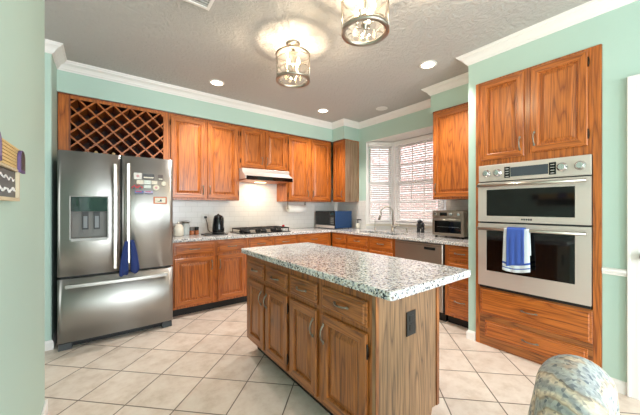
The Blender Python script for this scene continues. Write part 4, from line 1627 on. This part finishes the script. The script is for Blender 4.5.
vt = thing('ceiling_vent', 'white ceiling air vent at the top edge of the picture', 'vent', (0.33, 1.88, CZ))
q = MB()
for a in ((0, 0, 0.302, 0.025), (0, 0.277, 0.302, 0.302), (0, 0.025, 0.025, 0.277), (0.277, 0.025, 0.302, 0.277)):
    q.box(a[0], a[1], -0.012, a[2], a[3], -0.0005)
q.build('frame', 'white', vt, 0.003)
q = MB()
for i in range(9):
    yy = 0.035 + i * 0.027
    q.prism([(yy, -0.010), (yy + 0.016, -0.002), (yy + 0.018, -0.003), (yy + 0.002, -0.0115)], 0.026, 0.276, 'x')
q.build('louvers', 'white', vt)

# ------------------------------------------------------------------ sign on the near wall
sg = thing('wall_sign', 'wooden wall sign with tan slatted top and black lettered board', 'sign', (NW + 0.0005, 0.90, 1.304), 0)
LY = 0.75
ws = simple('tan_slat_wood', (222, 192, 134), 0.6, noise=0.12)
pur = simple('purple_paint', (92, 74, 120), 0.6)
q = MB()
for i in range(7):
    q.box(0, 0, 0.124 + i * 0.0118, 0.022, LY, 0.124 + i * 0.0118 + 0.0080)
q.box(0, 0, 0.120, 0.015, LY, 0.206)
q.build('slatted_board', ws, sg)
q = MB()
q.box(0, 0.012, 0.012, 0.016, LY - 0.075, 0.112)
q.build('black_board', 'black', sg)
q = MB()
q.box(0, 0, 0, 0.026, LY - 0.062, 0.012)
q.box(0, 0, 0.112, 0.026, LY - 0.062, 0.1195)
q.box(0, LY - 0.074, 0.012, 0.026, LY - 0.062, 0.112)
q.build('board_frame', simple('pale_frame', (206, 190, 160), 0.6), sg)


def arch(yc, z0, w_, h_, x0, x1, m0, m1):
    pts_ = [(yc - w_ / 2, z0), (yc + w_ / 2, z0), (yc + w_ / 2, z0 + h_ * 0.6)] + [(yc + w_ / 2 * math.cos(t), z0 + h_ * 0.6 + h_ * 0.4 * math.sin(t)) for t in (0.4, 0.8, 1.2, PI / 2, PI - 1.2, PI - 0.8, PI - 0.4)] + [(yc - w_ / 2, z0 + h_ * 0.6)]
    q_ = MB()
    q_.prism(pts_, x0, x1, 'x', 0)
    c0 = sum(p[1] for p in pts_) / len(pts_)
    q_.prism([(yc + (p[0] - yc) * 0.7, c0 + (p[1] - c0) * 0.82) for p in pts_], x1, x1 + 0.002, 'x', 1)
    return q_


arch(LY - 0.045, 0.112, 0.085, 0.088, 0.023, 0.032, 0, 1).build('arched_shutter', [pur, simple('dark_shutter', (70, 58, 54), 0.6)], sg)
arch(LY - 0.40, 0.122, 0.12, 0.095, 0.023, 0.032, 0, 1).build('painted_window', [pur, simple('lilac_paint', (128, 112, 150), 0.6)], sg)
q = MB()
for row, zc, y0, y1, amp, fq in ((0, 0.082, LY - 0.30, LY - 0.105, 0.009, 95), (1, 0.040, LY - 0.33, LY - 0.10, 0.010, 70)):
    pts_ = []
    n = 60
    for i in range(n + 1):
        y = y0 + (y1 - y0) * i / n
        pts_.append((0.0175, y + 0.004 * math.sin(i * 1.7), zc + amp * math.sin(fq * (y - y0)) * (0.6 + 0.4 * math.sin(i * 0.37))))
    q.tube(pts_, 0.0022 if row == 0 else 0.0034, 5)
q.build('script_lettering', 'white', sg)

# ------------------------------------------------------------------ upholstered chair
ch = thing('dining_chair', 'upholstered dining chair with rounded back in woven blue and cream fabric', 'chair', (1.195, 0.032, 0), math.radians(8))
CW = 0.46


def back_loops():
    loops = []
    n = 20
    zt = 0.79
    for i in range(n + 1):
        u = -1 + 2 * i / n
        s_ = max(0.0, 1 - abs(u) ** 2.4) ** (1 / 2.4)
        top = 0.56 + (zt - 0.56) * (0.25 + 0.75 * s_) if abs(u) < 0.9999 else 0.56 + (zt - 0.56) * 0.25
        th = 0.055 + 0.03 * s_
        x = u * CW / 2
        bow = -0.05 * u * u
        lp = []
        m = 18
        for k in range(m + 1):
            a = PI * k / m
            # arch in the YZ plane, leaning backwards (+Y) lower down
            yy = 0.20 + bow + th * math.cos(a) * (1.0)
            zz = top - th + th * math.sin(a)
            lp.append((x, yy, zz))
        z_low = 0.40
        lp.append((x, 0.20 + bow - th * 0.95 - 0.02, z_low))
        lp.append((x, 0.22 + bow + th * 1.15 + 0.02, z_low))
        loops.append(lp)
    return loops


mb = MB()
mb.loft(back_loops(), smooth=True)
o = mb.build('backrest', 'fabric', ch)
mb = MB()
mb.prism(rrect(-0.24, -0.30, 0.24, 0.13, 0.08, 6), 0.40, 0.49)
mb.build('seat', 'fabric', ch, 0.02)
MB().lathe([(0.03, 0.09), (0.03, 0.36), (0.12, 0.385), (0.12, 0.399)], (0, -0.08, 0), 18).build('pedestal', 'bronze', ch)
for k in range(4):
    a = PI / 4 + k * PI / 2
    q = MB()
    q.tube([(0.02 * math.cos(a), -0.08 + 0.02 * math.sin(a), 0.11), (0.15 * math.cos(a), -0.08 + 0.15 * math.sin(a), 0.09), (0.27 * math.cos(a), -0.08 + 0.27 * math.sin(a), 0.062)], [0.022, 0.019, 0.015], 10)
    lg_ = q.build('leg', 'bronze', ch)
    MB().ball((0.27 * math.cos(a), -0.08 + 0.27 * math.sin(a), 0.025), 0.0245, 12).build('caster', 'black', lg_)
